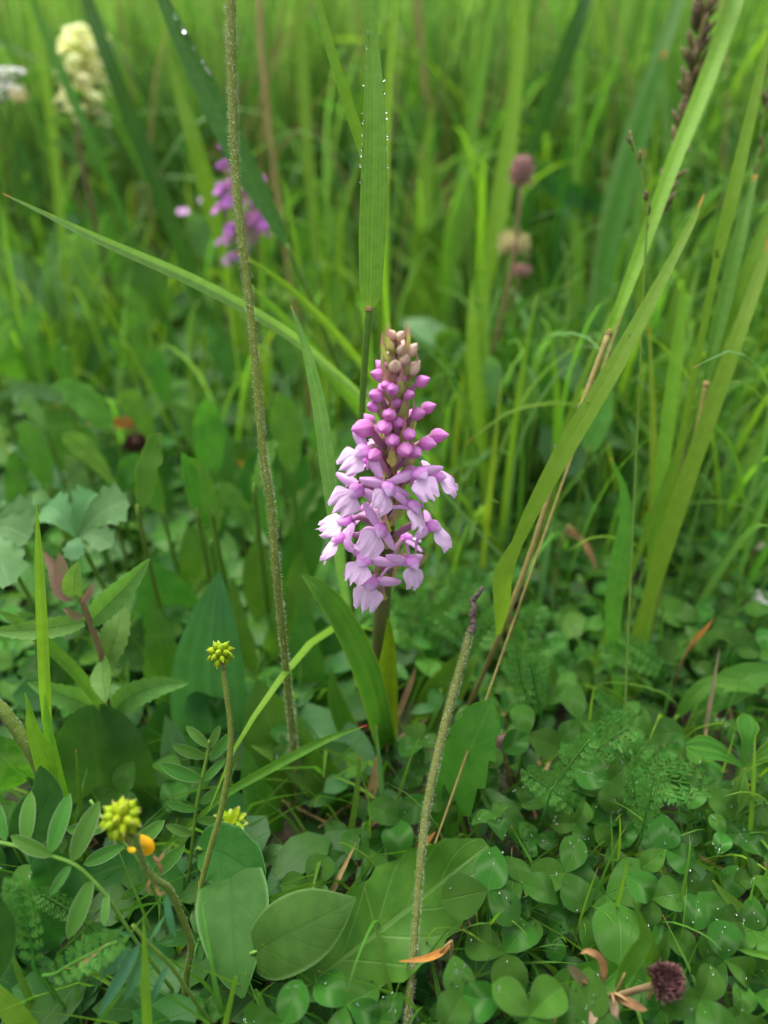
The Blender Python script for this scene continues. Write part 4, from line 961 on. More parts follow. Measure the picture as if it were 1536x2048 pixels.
# palmate pale leaf (left)
def palmate(label, cpx_, lobes, mat, group=None, name='palmate_leaf', plain=False):
    c = PD(*cpx_)
    g0 = GP(c.x + .004, c.y + .006, -.003)
    th = thing(name, label, 'leaf', g0, group)
    mb = MB(); mb.tube([(g0, .0011), (g0.lerp(c, .5) + Vector((.003, 0, 0)), .001), (c, .0009)], n=9, seg=7); build(mb, 'petiole', S['green'], th)
    for (ex, ey, et, wd) in lobes:
        e = PD(ex, ey, et); m_ = c.lerp(e, .5) + Vector((0, 0, .003))
        mb = MB(); mb.strip([(c, 0), (m_, 0), (e, 0)], n=22, nu=8, N=Vector((.1, -.6, .8)), W=wd * pxm(e), prof=lambda v: (.1 + .9 * min(1, v * 1.5) ** 1.2) if v < .7 else (1 - ((v - .7) / .3) ** 2 * .75), teeth=.05 if plain else .3, nteeth=5, backward=0 if plain else .25, fold=.12)
        build(mb, 'lobe', mat, th)
palmate('pale green palmate leaf with toothed lobes behind the serrated plant', (155, 1075, .305), [(255, 1000, .300, 100), (190, 985, .305, 90), (95, 1010, .31, 90), (225, 1090, .295, 60), (150, 1120, .293, 50)], L['pale'])
palmate('largest pale palmate leaf with spreading lobes beside the smaller palmate one', (-20, 1060, .29), [(60, 1075, .285, 110), (70, 1030, .292, 90), (20, 1170, .275, 110), (-60, 1150, .275, 110)], L['pale'])

palmate('deep green leaf with four blunt spreading lobes beside the yarrow', (1488, 1535, .262), [(1372, 1492, .262, 52), (1492, 1428, .266, 48), (1470, 1625, .257, 40), (1570, 1500, .262, 50)], L['strap'], name='lobed_leaf', plain=True)
# serrated opposite-leaved plant
b0 = PD(215, 1400, .285)
sp_ = thing('serrated_plant', 'young plant with paired pale serrated leaves and a pinkish bud', 'plant', GP(b0.x, b0.y + .008))
stm = [(sp_.location.copy() + Vector((0, 0, -.004)), .0011), (PD(218, 1420, .285), .0011), (PD(205, 1320, .272), .0011), (PD(180, 1245, .262), .0011), (PD(165, 1205, .258), .001), (PD(155, 1185, .256), .0009)]
mb = MB(); mb.tube(stm, n=26, seg=8); build(mb, 'stem', S['red'], sp_)
for nm, mt, ps, wd, nn in (
  ('leaf', L['serr'], [(178, 1245, .262), (215, 1210, .258), (260, 1165, .254), (300, 1117, .252)], 54, (.3, -.7, .7)),
  ('leaf', L['serr'], [(168, 1243, .262), (110, 1255, .256), (40, 1262, .252), (-30, 1262, .25)], 44, (0, -.7, .7)),
  ('leaf', L['serr'], [(212, 1330, .272), (232, 1270, .272), (240, 1220, .276), (232, 1180, .28)], 60, (0, -.9, .4)),
  ('leaf', L['serr'], [(205, 1320, .27), (205, 1345, .262), (208, 1375, .257), (212, 1405, .254)], 52, (0, -.8, .6)),
  ('leaf', L['serr'], [(222, 1428, .285), (260, 1395, .278), (320, 1372, .274), (378, 1366, .272)], 56, (0, -.7, .7)),
  ('leaf', L['serr'], [(215, 1428, .285), (165, 1405, .278), (110, 1385, .274), (55, 1365, .272)], 56, (0, -.7, .7)),
  ('bud_leaf', L['serr'], [(150, 1195, .256), (148, 1175, .254), (150, 1150, .252), (158, 1122, .251)], 46, (0, -.9, .4)),
  ('bud_leaf', L['red'], [(150, 1195, .257), (130, 1165, .256), (122, 1130, .256), (118, 1105, .256)], 34, (.3, -.9, .4)),
  ('bud_leaf', L['red'], [(148, 1195, .258), (125, 1180, .258), (110, 1140, .259), (85, 1100, .26)], 36, (.2, -.9, .4)),
  ('bud_leaf', L['red'], [(165, 1205, .256), (172, 1195, .255), (182, 1180, .254), (188, 1165, .254)], 16, (0, -.9, .4)),
  ('bud_leaf', L['red'], [(165, 1235, .256), (150, 1230, .255), (138, 1222, .254), (124, 1216, .254)], 20, (0, -.9, .4))):
    c_ = [(PD(*q), 0) for q in ps]
    mb = MB(); mb.strip(c_, n=34, nu=8, N=Vector(nn), W=wd * pxm(c_[1][0]), prof=lambda v: max(.03, math.sin(math.pi * (v * .93 + .06) ** .75)) ** .8, teeth=.2, nteeth=11, fold=.22, cup=.1)
    build(mb, nm, mt, sp_)

# ------------------------------------------------------------------ vetch leaves
m = MB(); m.strip([(Vector((0, 0, 0)), 0), (Vector((0, .5, .03)), 0), (Vector((0, 1, -.02)), 0)], n=10, nu=6, N=Vector((0, 0, 1)), W=.30, prof=ellip, fold=.18); VL = m.mesh('leaflet', L['vetch'])
m = MB(); m.strip([(Vector((0, 0, 0)), 0), (Vector((0, .5, .04)), 0), (Vector((0, 1, -.06)), 0)], n=10, nu=6, N=Vector((0, 0, 1)), W=.19, prof=lance, fold=.2); VLN = m.mesh('leaflet', L['vetchb'])
m = MB(); m.strip([(Vector((0, 0, 0)), 0), (Vector((0, .5, .03)), 0), (Vector((0, 1, -.02)), 0)], n=8, nu=6, N=Vector((0, 0, 1)), W=.52, prof=ellip, fold=.2); VLR = m.mesh('leaflet', L['vetch'])
def vetch(label, rachis, leaflets, me, rmat='green', rw=.00055, group=None, N=Vector((0, -.75, .65)), name='vetch_leaf', wob=.12):
    """leaflets: (base px, base py, tip px, tip py, t)"""
    c_ = rooted([(PD(*q), rw) for q in rachis])
    th = thing(name, label, 'leaf', c_[0][0], group)
    mb = MB(); mb.tube(c_, n=26, seg=7); build(mb, 'rachis', S[rmat], th)
    for (bx, by, tx, ty, t, dt) in leaflets:
        b = PD(bx, by, t); e = PD(tx, ty, t + dt)
        l_ = (e - b).length
        place(me, 'leaflet', th, frame(b - th.location, e - b, N + rv(wob), l_ * random.uniform(.9, 1.05), l_, l_))
    return th
vetch('sharp vetch leaf with paired oval leaflets below the blurred seed head', [(300, 1920, .222), (270, 1880, .218), (218, 1800, .214), (180, 1755, .213), (140, 1725, .212), (60, 1700, .211), (0, 1685, .211), (-40, 1678, .211)],
  [(215, 1785, 208, 1852, .214, -.004), (185, 1757, 135, 1880, .213, -.004), (142, 1728, 98, 1793, .212, -.004), (143, 1725, 198, 1602, .212, .004), (100, 1708, 140, 1586, .211, .004), (52, 1690, 62, 1582, .211, .004), (12, 1682, -8, 1600, .211, .003), (105, 1712, 20, 1672, .211, 0), (220, 1770, 215, 1770 - 1, .214, 0)][:8], VL)
vetch('upright vetch leaf with short oval leaflets crossed by the seed head stem', [(375, 1790, .262), (385, 1680, .256), (395, 1600, .252), (408, 1540, .25), (420, 1480, .248)],
  [(420, 1495, 372, 1452, .248, 0), (416, 1515, 342, 1490, .249, 0), (406, 1560, 318, 1528, .25, 0), (408, 1562, 450, 1518, .25, 0), (420, 1520, 468, 1462, .249, 0), (418, 1498, 440, 1450, .248, 0), (398, 1608, 450, 1570, .252, 0), (396, 1620, 330, 1605, .252, 0), (392, 1640, 450, 1640, .253, 0), (388, 1670, 330, 1650, .255, 0)], VL, wob=.2)
vetch('drooping vetch leaf with long narrow bluish leaflets at the foot of the kinked stem', [(395, 2010, 0.218), (340, 1930, 0.208), (300, 1890, 0.204), (265, 1850, 0.202)],
  [(280, 1885, 192, 2040, 0.204, -.006), (295, 1900, 245, 2010, 0.205, -.005), (335, 1930, 295, 2020, 0.208, -.004), (300, 1880, 330, 1830, 0.204, .003), (330, 1885, 350, 1880, 0.206, .0), (270, 1870, 225, 1860, 0.203, .002), (262, 1890, 195, 1965, 0.203, -.002), (332, 1790, 350, 1880, 0.201, 0)], VLN)
vetch('vetch leaf with broad dull leaflets partly hidden behind the blurred seed head', [(330, 1850, .25), (300, 1760, .245), (260, 1700, .242), (215, 1650, .24), (180, 1600, .24)],
  [(215, 1655, 130, 1660, .24, 0), (250, 1690, 165, 1730, .241, 0), (300, 1760, 240, 1800, .244, 0), (260, 1700, 330, 1640, .241, 0), (300, 1755, 370, 1690, .244, 0)], VL, wob=.3)
vetch('low vetch leaf with bluish narrow leaflets in shade under the drooping one', [(250, 2080, .25), (260, 2000, .246), (255, 1930, .243)],
  [(255, 1990, 170, 1960, .245, 0), (258, 1960, 200, 1900, .244, 0), (262, 2010, 340, 1990, .246, 0), (260, 1970, 320, 1940, .244, 0)], VLN, wob=.3)
def small_pinnate(label, rachis, npair, lpx):
    pts = [PD(*q) for q in rachis]; lf = []
    sm_ = smooth_path([(Vector((q[0], q[1], q[2])), 0) for q in rachis], npair * 2 + 3)
    for i in range(1, npair * 2 + 1, 2):
        a = sm_[i][0]; d = sm_[i + 1][0] - sm_[i - 1][0]; d2 = Vector((d.x, d.y)).normalized(); pr2 = Vector((-d2.y, d2.x))
        for s in (1, -1):
            e = Vector((a.x, a.y)) + (pr2 * s + d2 * .35).normalized() * lpx
            lf.append((a.x, a.y, e.x, e.y, a.z, 0))
    e = sm_[-1][0]; a = sm_[-2][0]
    lf.append((a.x, a.y, a.x + (e.x - a.x) * 1.3, a.y + (e.y - a.y) * 1.3, a.z, 0))
    return vetch(label, rachis, lf, VLR, rw=.0004, name='small_pinnate_leaf')
small_pinnate('tiny pinnate leaf with rounded leaflets low by the very large glossy leaf', [(590, 1960, .235), (570, 1985, .232), (555, 2020, .229), (545, 2060, .227)], 6, 26)
small_pinnate('tiny ferny pinnate leaf under the hanging downy leaf', [(370, 2030, .245), (340, 1995, .243), (325, 1950, .242), (320, 1915, .242)], 6, 24)
small_pinnate('tiny ferny pinnate leaf behind the kinked stem foot', [(330, 2050, .248), (370, 2020, .246), (400, 1980, .245), (405, 1945, .245)], 6, 22)

# ------------------------------------------------------------------ clover
CL = []
for k in range(4):
    m = MB(); m.strip([(Vector((0, 0, 0)), 0), (Vector((0, .5, .05)), 0), (Vector((0, 1, -.03 - .04 * k)), 0)], n=12, nu=8, N=Vector((0, 0, 1)), W=.80 + .05 * k, prof=[obov, ovate, ellip, obov][k], fold=.10 + .05 * k, notch=[.3, 0, 0, .15][k], wave=.05, wf=1.5, seed=k)
    CL.append(m.mesh('leaflet', L['clover']))
def drops(mb, c, n_, count, spread, rr, rg):
    X = n_.orthogonal().normalized(); Y = n_.cross(X)
    for _ in range(count):
        a = rg.uniform(0, 6.28); q = spread * math.sqrt(rg.random()); r = rr * rg.uniform(.4, 1.1)
        p = c + X * math.cos(a) * q + Y * math.sin(a) * q
        M = Matrix(((X.x * r, Y.x * r, n_.x * r, p.x), (X.y * r, Y.y * r, n_.y * r, p.y), (X.z * r, Y.z * r, n_.z * r, p.z), (0, 0, 0, 1)))
        mb.blob(M, lambda v, t: (math.cos(t) * math.sin(math.pi * v), math.sin(t) * math.sin(math.pi * v), -.72 * math.cos(math.pi * v) + .3), 5, 8)
def clover(px, py, size, h, yaw, label, group=None, tilt=.35, k=None, dew=0, spread=1.0, tilt_x=0.0, rg=random):
    p = PH(px, py, h)
    s = size * pxm(p)
    n_ = Vector((tilt_x + rg.uniform(-.15, .15), -tilt + rg.uniform(-.15, .15), 1)).normalized()
    g0 = GP(p.x + rg.uniform(-.006, .006), p.y + rg.uniform(0, .008), -.002)
    th = thing('clover_sprig', label, 'clover', g0, group)
    mb = MB(); mb.tube([(g0, .0006), (g0.lerp(p, .5) + Vector((rg.uniform(-.003, .003), .002, 0)), .0005), (p, .0005)], n=8, seg=6); build(mb, 'petiole', S['green'], th)
    X = (Vector((1, 0, 0)) - n_ * n_.x).normalized(); Y = n_.cross(X)
    me = CL[k if k is not None else rg.randrange(4)]
    dm = MB(); rg2 = random.Random(int(px * 7 + py))
    for i in range(3):
        a = R(yaw + i * 120 * spread + rg.uniform(-8, 8))
        d = X * math.cos(a) + Y * math.sin(a) + n_ * rg.uniform(-.28, .38)
        nn = (n_ + rv(.28)).normalized()
        sc = s * rg.uniform(.9, 1.1)
        place(me if k is not None else CL[rg.randrange(4)], 'leaflet', th, frame(p - th.location, d, nn, sc * rg.uniform(.82, 1.1), sc, sc * rg.uniform(.6, 2.2)))
        if dew: drops(dm, p + d.normalized() * sc * .55 + nn * .0006, nn, dew, sc * .38, .00030 if dew > 6 else .0004, rg2)
    if dew: build(dm, 'dew_drops', DEW, th, 'stuff')
    return th
heroc = [  # px, py, leaflet px, height, yaw, label, dew, tilt
 (1212, 1790, 140, .028, 25, 'large dark clover leaf with broad leaflets above the chevron marked one', 5, .5),
 (1240, 1935, 135, .030, 85, 'clover leaf with a bold pale chevron beside the dark red clover head', 3, .6),
 (1130, 1745, 95, .035, 60, 'plump clover leaf beside the large dark one', 2, .5),
 (975, 1780, 105, .045, 70, 'bright clover leaf half under the very large glossy leaf', 0, .5),
 (1010, 1905, 90, .035, 160, 'pale dewy clover leaf beside the chevron marked one', 6, .4),
 (925, 1990, 90, .04, 110, 'small clover leaf thick with dew drops below the glossy leaf', 6, .5),
 (1250, 1610, 85, .03, 200, 'pale yellow green round clover leaf under the yarrow', 0, .6),
 (1100, 1860, 70, .025, 40, 'dim clover leaf in shade between the dewy ones', 1, .5),
 (1390, 1790, 85, .03, 130, 'clover leaf by the curved dried stem', 1, .5),
 (1450, 1920, 85, .035, 330, 'clover leaf between the red clover head and the sharp tipped blade', 2, .5),
 (1400, 2000, 90, .04, 300, 'clover leaf under the red clover head', 3, .5),
 (1060, 2030, 100, .045, 150, 'flat clover leaf with yellow specks at the foot of the withered stalk', 3, .5),
 (1180, 2040, 110, .04, 80, 'clover leaf behind the torn stipules of the red clover head', 2, .5),
 (1300, 1470, 80, .03, 10, 'dark clover leaf with pale mark above the yarrow', 0, .5),
 (1160, 1440, 75, .04, 100, 'round clover leaf with pale mark behind the yarrow tip', 0, .5),
 (1055, 1470, 75, .045, 100, 'fresh light green three parted leaf by the brown seed pod', 0, .4),
 (800, 1640, 90, .03, 30, 'bluish clover leaf under the orchid', 1, .5),
 (740, 1700, 80, .02, 150, 'clover leaf in shade below the orchid', 0, .5),
 (620, 1770, 75, .02, 60, 'small round clover leaf above the folded downy leaf', 0, .5),
 (690, 2010, 85, .03, 140, 'downy looking clover leaf with dew by the little pinnate leaf', 3, .5),
 (760, 2040, 80, .03, 40, 'clover leaf at the foot of the large glossy leaf', 1, .5),
 (1480, 2030, 70, .03, 200, 'small clover leaf lying below the red clover head', 1, .5),
 (345, 800, 70, .06, 100, 'clover leaf with big water drops near the orange dry leaf', 5, .6),
 (335, 870, 60, .05, 260, 'clover leaf holding round drops beside the brown clover head', 4, .6),
]
for a in heroc: clover(a[0], a[1], a[2] * .86, a[3], a[4], a[5], dew=a[6] * 2 + (5 if a[1] > 1500 else 0), tilt=a[7], rg=random.Random(int(a[0] * 3 + a[1])))
rg = random.Random(21)
# many more of the same patch
placed = [(a[0], a[1]) for a in heroc]
cnt = 0
for _ in range(4200):
    px = rg.uniform(-60, 1600); py = rg.uniform(880, 2060)
    right = px > 820
    if not right and rg.random() > .05: continue
    if 540 < px < 1010 and 1660 < py < 2000: continue
    if rg.random() > .55: continue
    if 640 < px < 880 and py < 1480: continue
    dmin = 30 + 33 * max(0, (py - 900) / 1100)
    if any((px - a) ** 2 + (py - b) ** 2 < dmin * dmin for a, b in placed): continue
    placed.append((px, py)); cnt += 1
    base = 36 + 36 * max(0, (py - 900) / 1100)
    zone = 'in the patch around the yarrow' if right else 'in the shade around the vetch'
    sz = rg.uniform(.6, 1.2); dw = 9 if (py > 1450 and rg.random() < .7) else 0
    lk_ = ('small ' if sz < .8 else 'broad ' if sz > 1.02 else 'middling ') + ('rain beaded' if dw else 'plain')
    clover(px, py, base * sz, rg.uniform(.006, .04), rg.uniform(0, 360), lk_ + ' clover leaf ' + zone, lk_ + ' clover leaves ' + zone, tilt=rg.uniform(-.1, .9), tilt_x=rg.uniform(-.5, .5), dew=dw, rg=rg)
    if cnt > 250: break

# red clover head
def clover_head(label, px, py, t, wpx, hpx, mat, stem, count=150, lean=Vector((0, 0, 1)), name='clover_flower', spread=.8, bracts=True, sl=.0, seedv=1, ln=1.0):
    c = PD(px, py, t); rx = wpx / 2 * t / FPX; rz = hpx / 2 * t / FPX
    c_ = rooted([(PD(*q), .0009) for q in stem] + [(c, .0009)])
    th = thing(name, label, 'flower head', c_[0][0])
    mb = MB(); mb.tube(c_, n=20, seg=7); build(mb, 'stem', S['red'] if mat is not P['creamhead'] else S['green'], th)
    rg = random.Random(seedv); fb = MB()
    q0 = Vector((0, 0, 1)).rotation_difference(lean.normalized()).to_matrix()
    mbc = MB(); mbc.blob(Matrix.Translation(c), lambda v, tt: tuple(q0 @ Vector((math.cos(tt) * rx * .6 * math.sin(math.pi * v) ** .7, math.sin(tt) * rx * .6 * math.sin(math.pi * v) ** .7, (v - .5) * rz * 1.4))), 8, 10)
    build(mbc, 'core', mat, th)
    for i in range(count):
        z = 1 - 1.8 * (i + .5) / count; a = i * 2.39996
        q = math.sqrt(max(0, 1 - z * z))
        d = Vector((q * math.cos(a), q * math.sin(a), z)) + rv(.15)
        p0 = c + q0 @ Vector((d.x * rx * .5, d.y * rx * .5, d.z * rz * .5))
        dirv = (q0 @ Vector((d.x * spread, d.y * spread, d.z * .8 + .55))).normalized()
        l_ = (rx * .62) * rg.uniform(.7, 1.2) * ln
        fb.strip([(p0, 0), (p0 + dirv * l_ * .5 + rv(l_ * .08), 0), (p0 + dirv * l_ + rv(l_ * .15), 0)], n=4, nu=2, N=q0 @ Vector((-d.y, d.x, .1)) , W=rx * .16, prof=lance, fold=.4)
    build(fb, 'florets', mat, th, 'stuff')
    return th
clover_head('spiky dark red clover head low among dewy clover leaves', 1330, 1962, .205, 80, 84, P['cloverhead'], [(1190, 2005, .222), (1240, 1990, .216), (1290, 1975, .209)], 420, lean=Vector((.75, -.1, .55)), ln=.8, spread=.35)
clover_head('faded pink brown clover head on a hairy stem in the blurred grass', 1043, 345, .40, 52, 92, P['brownhead'], [(985, 700, .42), (1010, 600, .41), (1030, 500, .405), (1038, 420, .40)], 160, seedv=4)
clover_head('small cream clover head below the faded pink one', 1028, 492, .415, 68, 52, P['creamhead'], [(1000, 640, .43), (1015, 570, .42)], 120, spread=1.2, seedv=6)
clover_head('small dull red clover head under the cream one', 1043, 543, .425, 40, 36, P['brownhead'], [(1010, 640, .44), (1030, 590, .43)], 80, seedv=7)
clover_head('round brown clover head by the orange dry leaf', 272, 887, .40, 52, 46, P['cloverhead'], [(262, 1000, .42), (268, 940, .41)], 140, seedv=9)
clover_head('dull brown seed head in the dark gap beside the dandelion leaf', 1005, 1485, .285, 42, 62, P['brownhead'], [(1030, 1600, .30), (1015, 1540, .29)], 90, lean=Vector((-.3, 0, 1)), seedv=12)

# torn stipules and bits round the red clover head
def scrap(label, mat, pts, W, prof=lance, name='withered_scrap', **k):
    c_ = [(PD(*q), 0) for q in pts]
    b = c_[0][0]
    th = thing(name, label, 'dry leaf', b)
    kw = dict(n=14, nu=4, fold=.25); kw.update(k)
    mb = MB(); mb.strip(c_, W=W * pxm(c_[1][0]), prof=prof, **kw); build(mb, 'blade', mat, th)
    mb = MB(); mb.tube([(GP(b.x, b.y + .002, -.001), .0005), (b, .0005), (c_[1][0], .0003)], n=6, seg=6); build(mb, 'stalk', S['straw'], th)
    return th
scrap('green stipule with a torn brown end rising from the clover stem', L['strap'], [(1232, 1985, 0.214), (1250, 1945, 0.209), (1275, 1905, 0.205), (1290, 1868, 0.203), (1262, 1790, 0.201)], 34)
scrap('curled brown withered strip beside the chevron marked clover leaf', L['dry'], [(1200, 1975, 0.212), (1208, 1945, 0.208), (1200, 1915, 0.205), (1175, 1902, 0.204), (1160, 1908, 0.204)], 16)
scrap('short withered pink tipped strip on the red clover stem', L['red'], [(1180, 1985, 0.211), (1165, 1960, 0.207), (1145, 1940, 0.205), (1135, 1930, 0.204)], 22)
scrap('drooping withered pinkish strip below the clover stem', L['red'], [(1215, 1990, 0.211), (1195, 2015, 0.205), (1185, 2040, 0.202), (1180, 2060, 0.201)], 20)
scrap('second drooping withered strip next to the pinkish one', L['red'], [(1220, 1992, 0.211), (1228, 2010, 0.206), (1230, 2030, 0.203), (1240, 2045, 0.202)], 18)
scrap('yellowish withered strip pointing under the red clover head', L['dry'], [(1225, 1992, 0.211), (1255, 2003, 0.207), (1280, 2015, 0.206), (1296, 2020, 0.206)], 18)
scrap('narrow green leaf upright behind the red clover head', L['mid'], [(1300, 1990, 0.218), (1305, 1935, 0.212), (1303, 1890, 0.209), (1292, 1845, 0.208)], 30)
scrap('narrow folded pale leaf by the red clover head', L['hairy'], [(1310, 1960, 0.216), (1322, 1915, 0.211), (1332, 1880, 0.209), (1340, 1856, 0.208)], 26, fold=.6)
scrap('yellow orange dry leaf tip lying across the withered stalk', L['orange'], [(905, 1885, .22), (880, 1905, .219), (845, 1918, .218), (795, 1923, .218)], 15)
scrap('orange dry leaf lying by the brown clover head in shade', L['orange'], [(268, 845, .41), (240, 846, .405), (205, 846, .402), (175, 848, .40)], 22, prof=strap)
scrap('orange dry blade tip behind the withered stalk', L['orange'], [(800, 1750, .262), (830, 1705, .258), (855, 1680, .255), (872, 1662, .254)], 16)
scrap('orange dry strip behind the downy stalk in deep shade', L['orange'], [(525, 950, .40), (505, 940, .398), (488, 930, .397), (472, 918, .396)], 14)
scrap('yellowing rounded leaf at the foot of the chevron marked clover', L['orange'], [(1150, 2040, .228), (1130, 2025, .226), (1120, 2030, .225), (1110, 2050, .224)], 40, prof=ovate)
scrap('orange blade tip rising beside the tall grass clump', L['orange'], [(1370, 1310, .31), (1390, 1280, .305), (1410, 1258, .302), (1428, 1236, .30)], 10)
scrap('dry straw leaning behind the orchid foot', S['straw'], [(775, 1490, .30), (800, 1420, .295), (820, 1370, .292), (832, 1332, .29)], 12, prof=strap)
scrap('flat dry straw below the orchid foot', S['straw'], [(735, 1600, .29), (748, 1565, .287), (755, 1530, .285), (758, 1500, .284)], 20, prof=strap)
scrap('brown curved dry blade under the long olive blade', L['dry'], [(1130, 1060, .36), (1160, 1075, .358), (1180, 1105, .356), (1195, 1145, .355)], 12, prof=strap)
scrap('arched pink brown dead stem in the clover', L['red'], [(1340, 1885, .246), (1380, 1872, .243), (1405, 1845, .241), (1420, 1800, .24)], 13, prof=strap)
scrap('long tan dead stem lying below the vetch', S['straw'], [(-20, 2020, .232), (60, 1985, .232), (150, 1935, .232), (225, 1880, .233)], 16, prof=strap)
scrap('tan dead stem leaning by the large glossy leaf', S['straw'], [(555, 1990, .246), (610, 1890, .25), (670, 1770, .256), (715, 1680, .262)], 13, prof=strap)
scrap('dry straw lying across the shade under the downy stalk', S['straw'], [(560, 1720, .30), (620, 1695, .296), (680, 1668, .294), (720, 1655, .293)], 12, prof=strap)
scrap('thin reddish dead stem standing by the long soft leaf', L['red'], [(1405, 1560, .29), (1412, 1460, .285), (1425, 1380, .283), (1440, 1290, .282)], 8, prof=strap)
scrap('bleached white dry scrap behind the clovers', P['white'], [(1500, 1195, .36), (1520, 1190, .358), (1535, 1200, .357), (1550, 1210, .356)], 24)
scrap('bleached curled dry strip above the white scrap', P['white'], [(1510, 1100, .38), (1530, 1088, .379), (1550, 1092, .378), (1570, 1100, .378)], 12)

# ------------------------------------------------------------------ yarrow
def pinna_mesh():
    m = MB()
    m.strip([(Vector((0, 0, 0)), .06), (Vector((0, .5, .03)), .09), (Vector((0, 1, 0)), .02)], n=6, nu=2, N=Vector((0, 0, 1)), fold=.2)
    for i in range(4):
        y = .2 + i * .19
        for s in (1, -1):
            l_ = .34 * (1 - .5 * abs(i - 1.2) / 2.8)
            b = Vector((0, y, .02)); e = b + Vector((s * l_ * .75, l_ * .7, random.uniform(-.06, .1)))
            m.strip([(b, .08), (b.lerp(e, .6), .13), (e, .02)], n=4, nu=2, N=Vector((0, 0, 1)), fold=.2)
    return m.mesh('pinna', L['yarrow'])
PIN = [pinna_mesh() for _ in range(3)]
def yarrow(label, pts, npair, wpx, N=Vector((0, -.6, .8)), group=None):
    sm_ = smooth_path([(PD(*q), 0) for q in pts], int(npair * 1.35) + 2)
    b = sm_[0][0]
    g0 = GP(b.x, b.y + .003, -.002)
    th = thing('yarrow_leaf', label, 'leaf', g0, group)
    mb = MB(); mb.tube([(g0, .0005), (b, .0005)] + [(p, .00035) for p, _ in sm_[1:-1]], n=18, seg=6); build(mb, 'rachis', L['yarrow'], th)
    for i in range(1, len(sm_) - 1):
        p = sm_[i][0]; T = (sm_[i + 1][0] - sm_[i - 1][0]).normalized()
        v = i / (len(sm_) - 1); l_ = wpx / 2 * 1.15 * pxm(p) * (math.sin(math.pi * (v * .8 + .12)) ** .7)
        side = T.cross(N).normalized()
        for s in (1, -1):
            d = side * s + T * .65 + N.normalized() * random.uniform(0, .35)
            place(random.choice(PIN), 'pinna', th, frame(p - th.location, d, N + rv(.25), l_))
    place(PIN[0], 'pinna', th, frame(sm_[-2][0] - th.location, sm_[-1][0] - sm_[-2][0], N, (sm_[-1][0] - sm_[-2][0]).length * 1.6))
    return th
for a in (
 ('crisp yarrow leaf spreading over the pale round clover', [(1210, 1545, .268), (1280, 1550, .262), (1350, 1562, .26), (1425, 1575, .26)], 7, 100),
 ('yarrow leaf lifting toward the round clover leaf', [(1130, 1560, .275), (1180, 1510, .27), (1230, 1470, .268), (1270, 1450, .268)], 6, 100),
 ('yarrow leaf pointing into the dark gap', [(1190, 1600, .275), (1150, 1580, .27), (1115, 1570, .268), (1080, 1590, .266)], 5, 90),
 ('low feathery yarrow leaf shaded under the others', [(1220, 1640, .285), (1160, 1650, .282), (1100, 1665, .28), (1060, 1680, .28)], 7, 90),
 ('bright feathery leaf close beside the orchid stem', [(850, 1350, .345), (840, 1290, .335), (830, 1240, .33), (815, 1200, .328)], 7, 100),
 ('feathery leaf spreading beyond the close one by the orchid stem', [(860, 1350, .35), (880, 1300, .345), (890, 1260, .342), (905, 1220, .34)], 6, 80),
 ('small notched feathery leaf under the kinked olive blade', [(1020, 1360, .34), (1040, 1300, .332), (1060, 1250, .328), (1078, 1205, .326)], 6, 70),
 ('thin feathery leaf rising between clovers by the four lobed leaf', [(1420, 1760, .275), (1410, 1680, .27), (1400, 1610, .268), (1380, 1560, .267)], 7, 80),
 ('feathery leaf in shade by the thin bright grass stem', [(1540, 1800, .27), (1520, 1720, .268), (1490, 1670, .267), (1450, 1640, .266)], 7, 80),
 ('blurred feathery leaf in the hollow behind the clump', [(1180, 1060, .42), (1170, 1000, .415), (1160, 950, .412), (1165, 890, .41)], 7, 90),
 ('second blurred feathery leaf in the hollow behind the clump', [(1230, 1050, .42), (1260, 1000, .415), (1280, 960, .412), (1290, 900, .41)], 7, 90),
 ('dim feathery leaf under the large dark clover', [(1330, 1680, .28), (1300, 1650, .278), (1270, 1690, .276), (1240, 1660, .275)], 5, 70)):
    yarrow(*a)
rgw = random.Random(9)
for i in range(22):
    px = rgw.uniform(1040, 1520); py = rgw.uniform(1280, 1720)
    if i > 15: px = rgw.uniform(800, 960); py = rgw.uniform(1230, 1420)
    if i in (3, 7, 11): px = rgw.uniform(40, 330); py = rgw.uniform(1850, 2030)
    tb = (CAM.z - rgw.uniform(.02, .045)) / (math.sin(PITCH) + math.cos(PITCH) * (py - 1024) / FPX)
    a = R(rgw.uniform(20, 160)); ln = 40 / tb * rgw.uniform(.7, 1.1); dx, dy = math.cos(a) * ln, -math.sin(a) * ln
    yarrow('small feathery leaf threaded through the clover patch', [(px, py, tb), (px + dx * .35, py + dy * .4, tb * .98), (px + dx * .7, py + dy * .75, tb * .97), (px + dx, py + dy, tb * .965)], 7, ln * .42, group='feathery leaves in the clover patch')

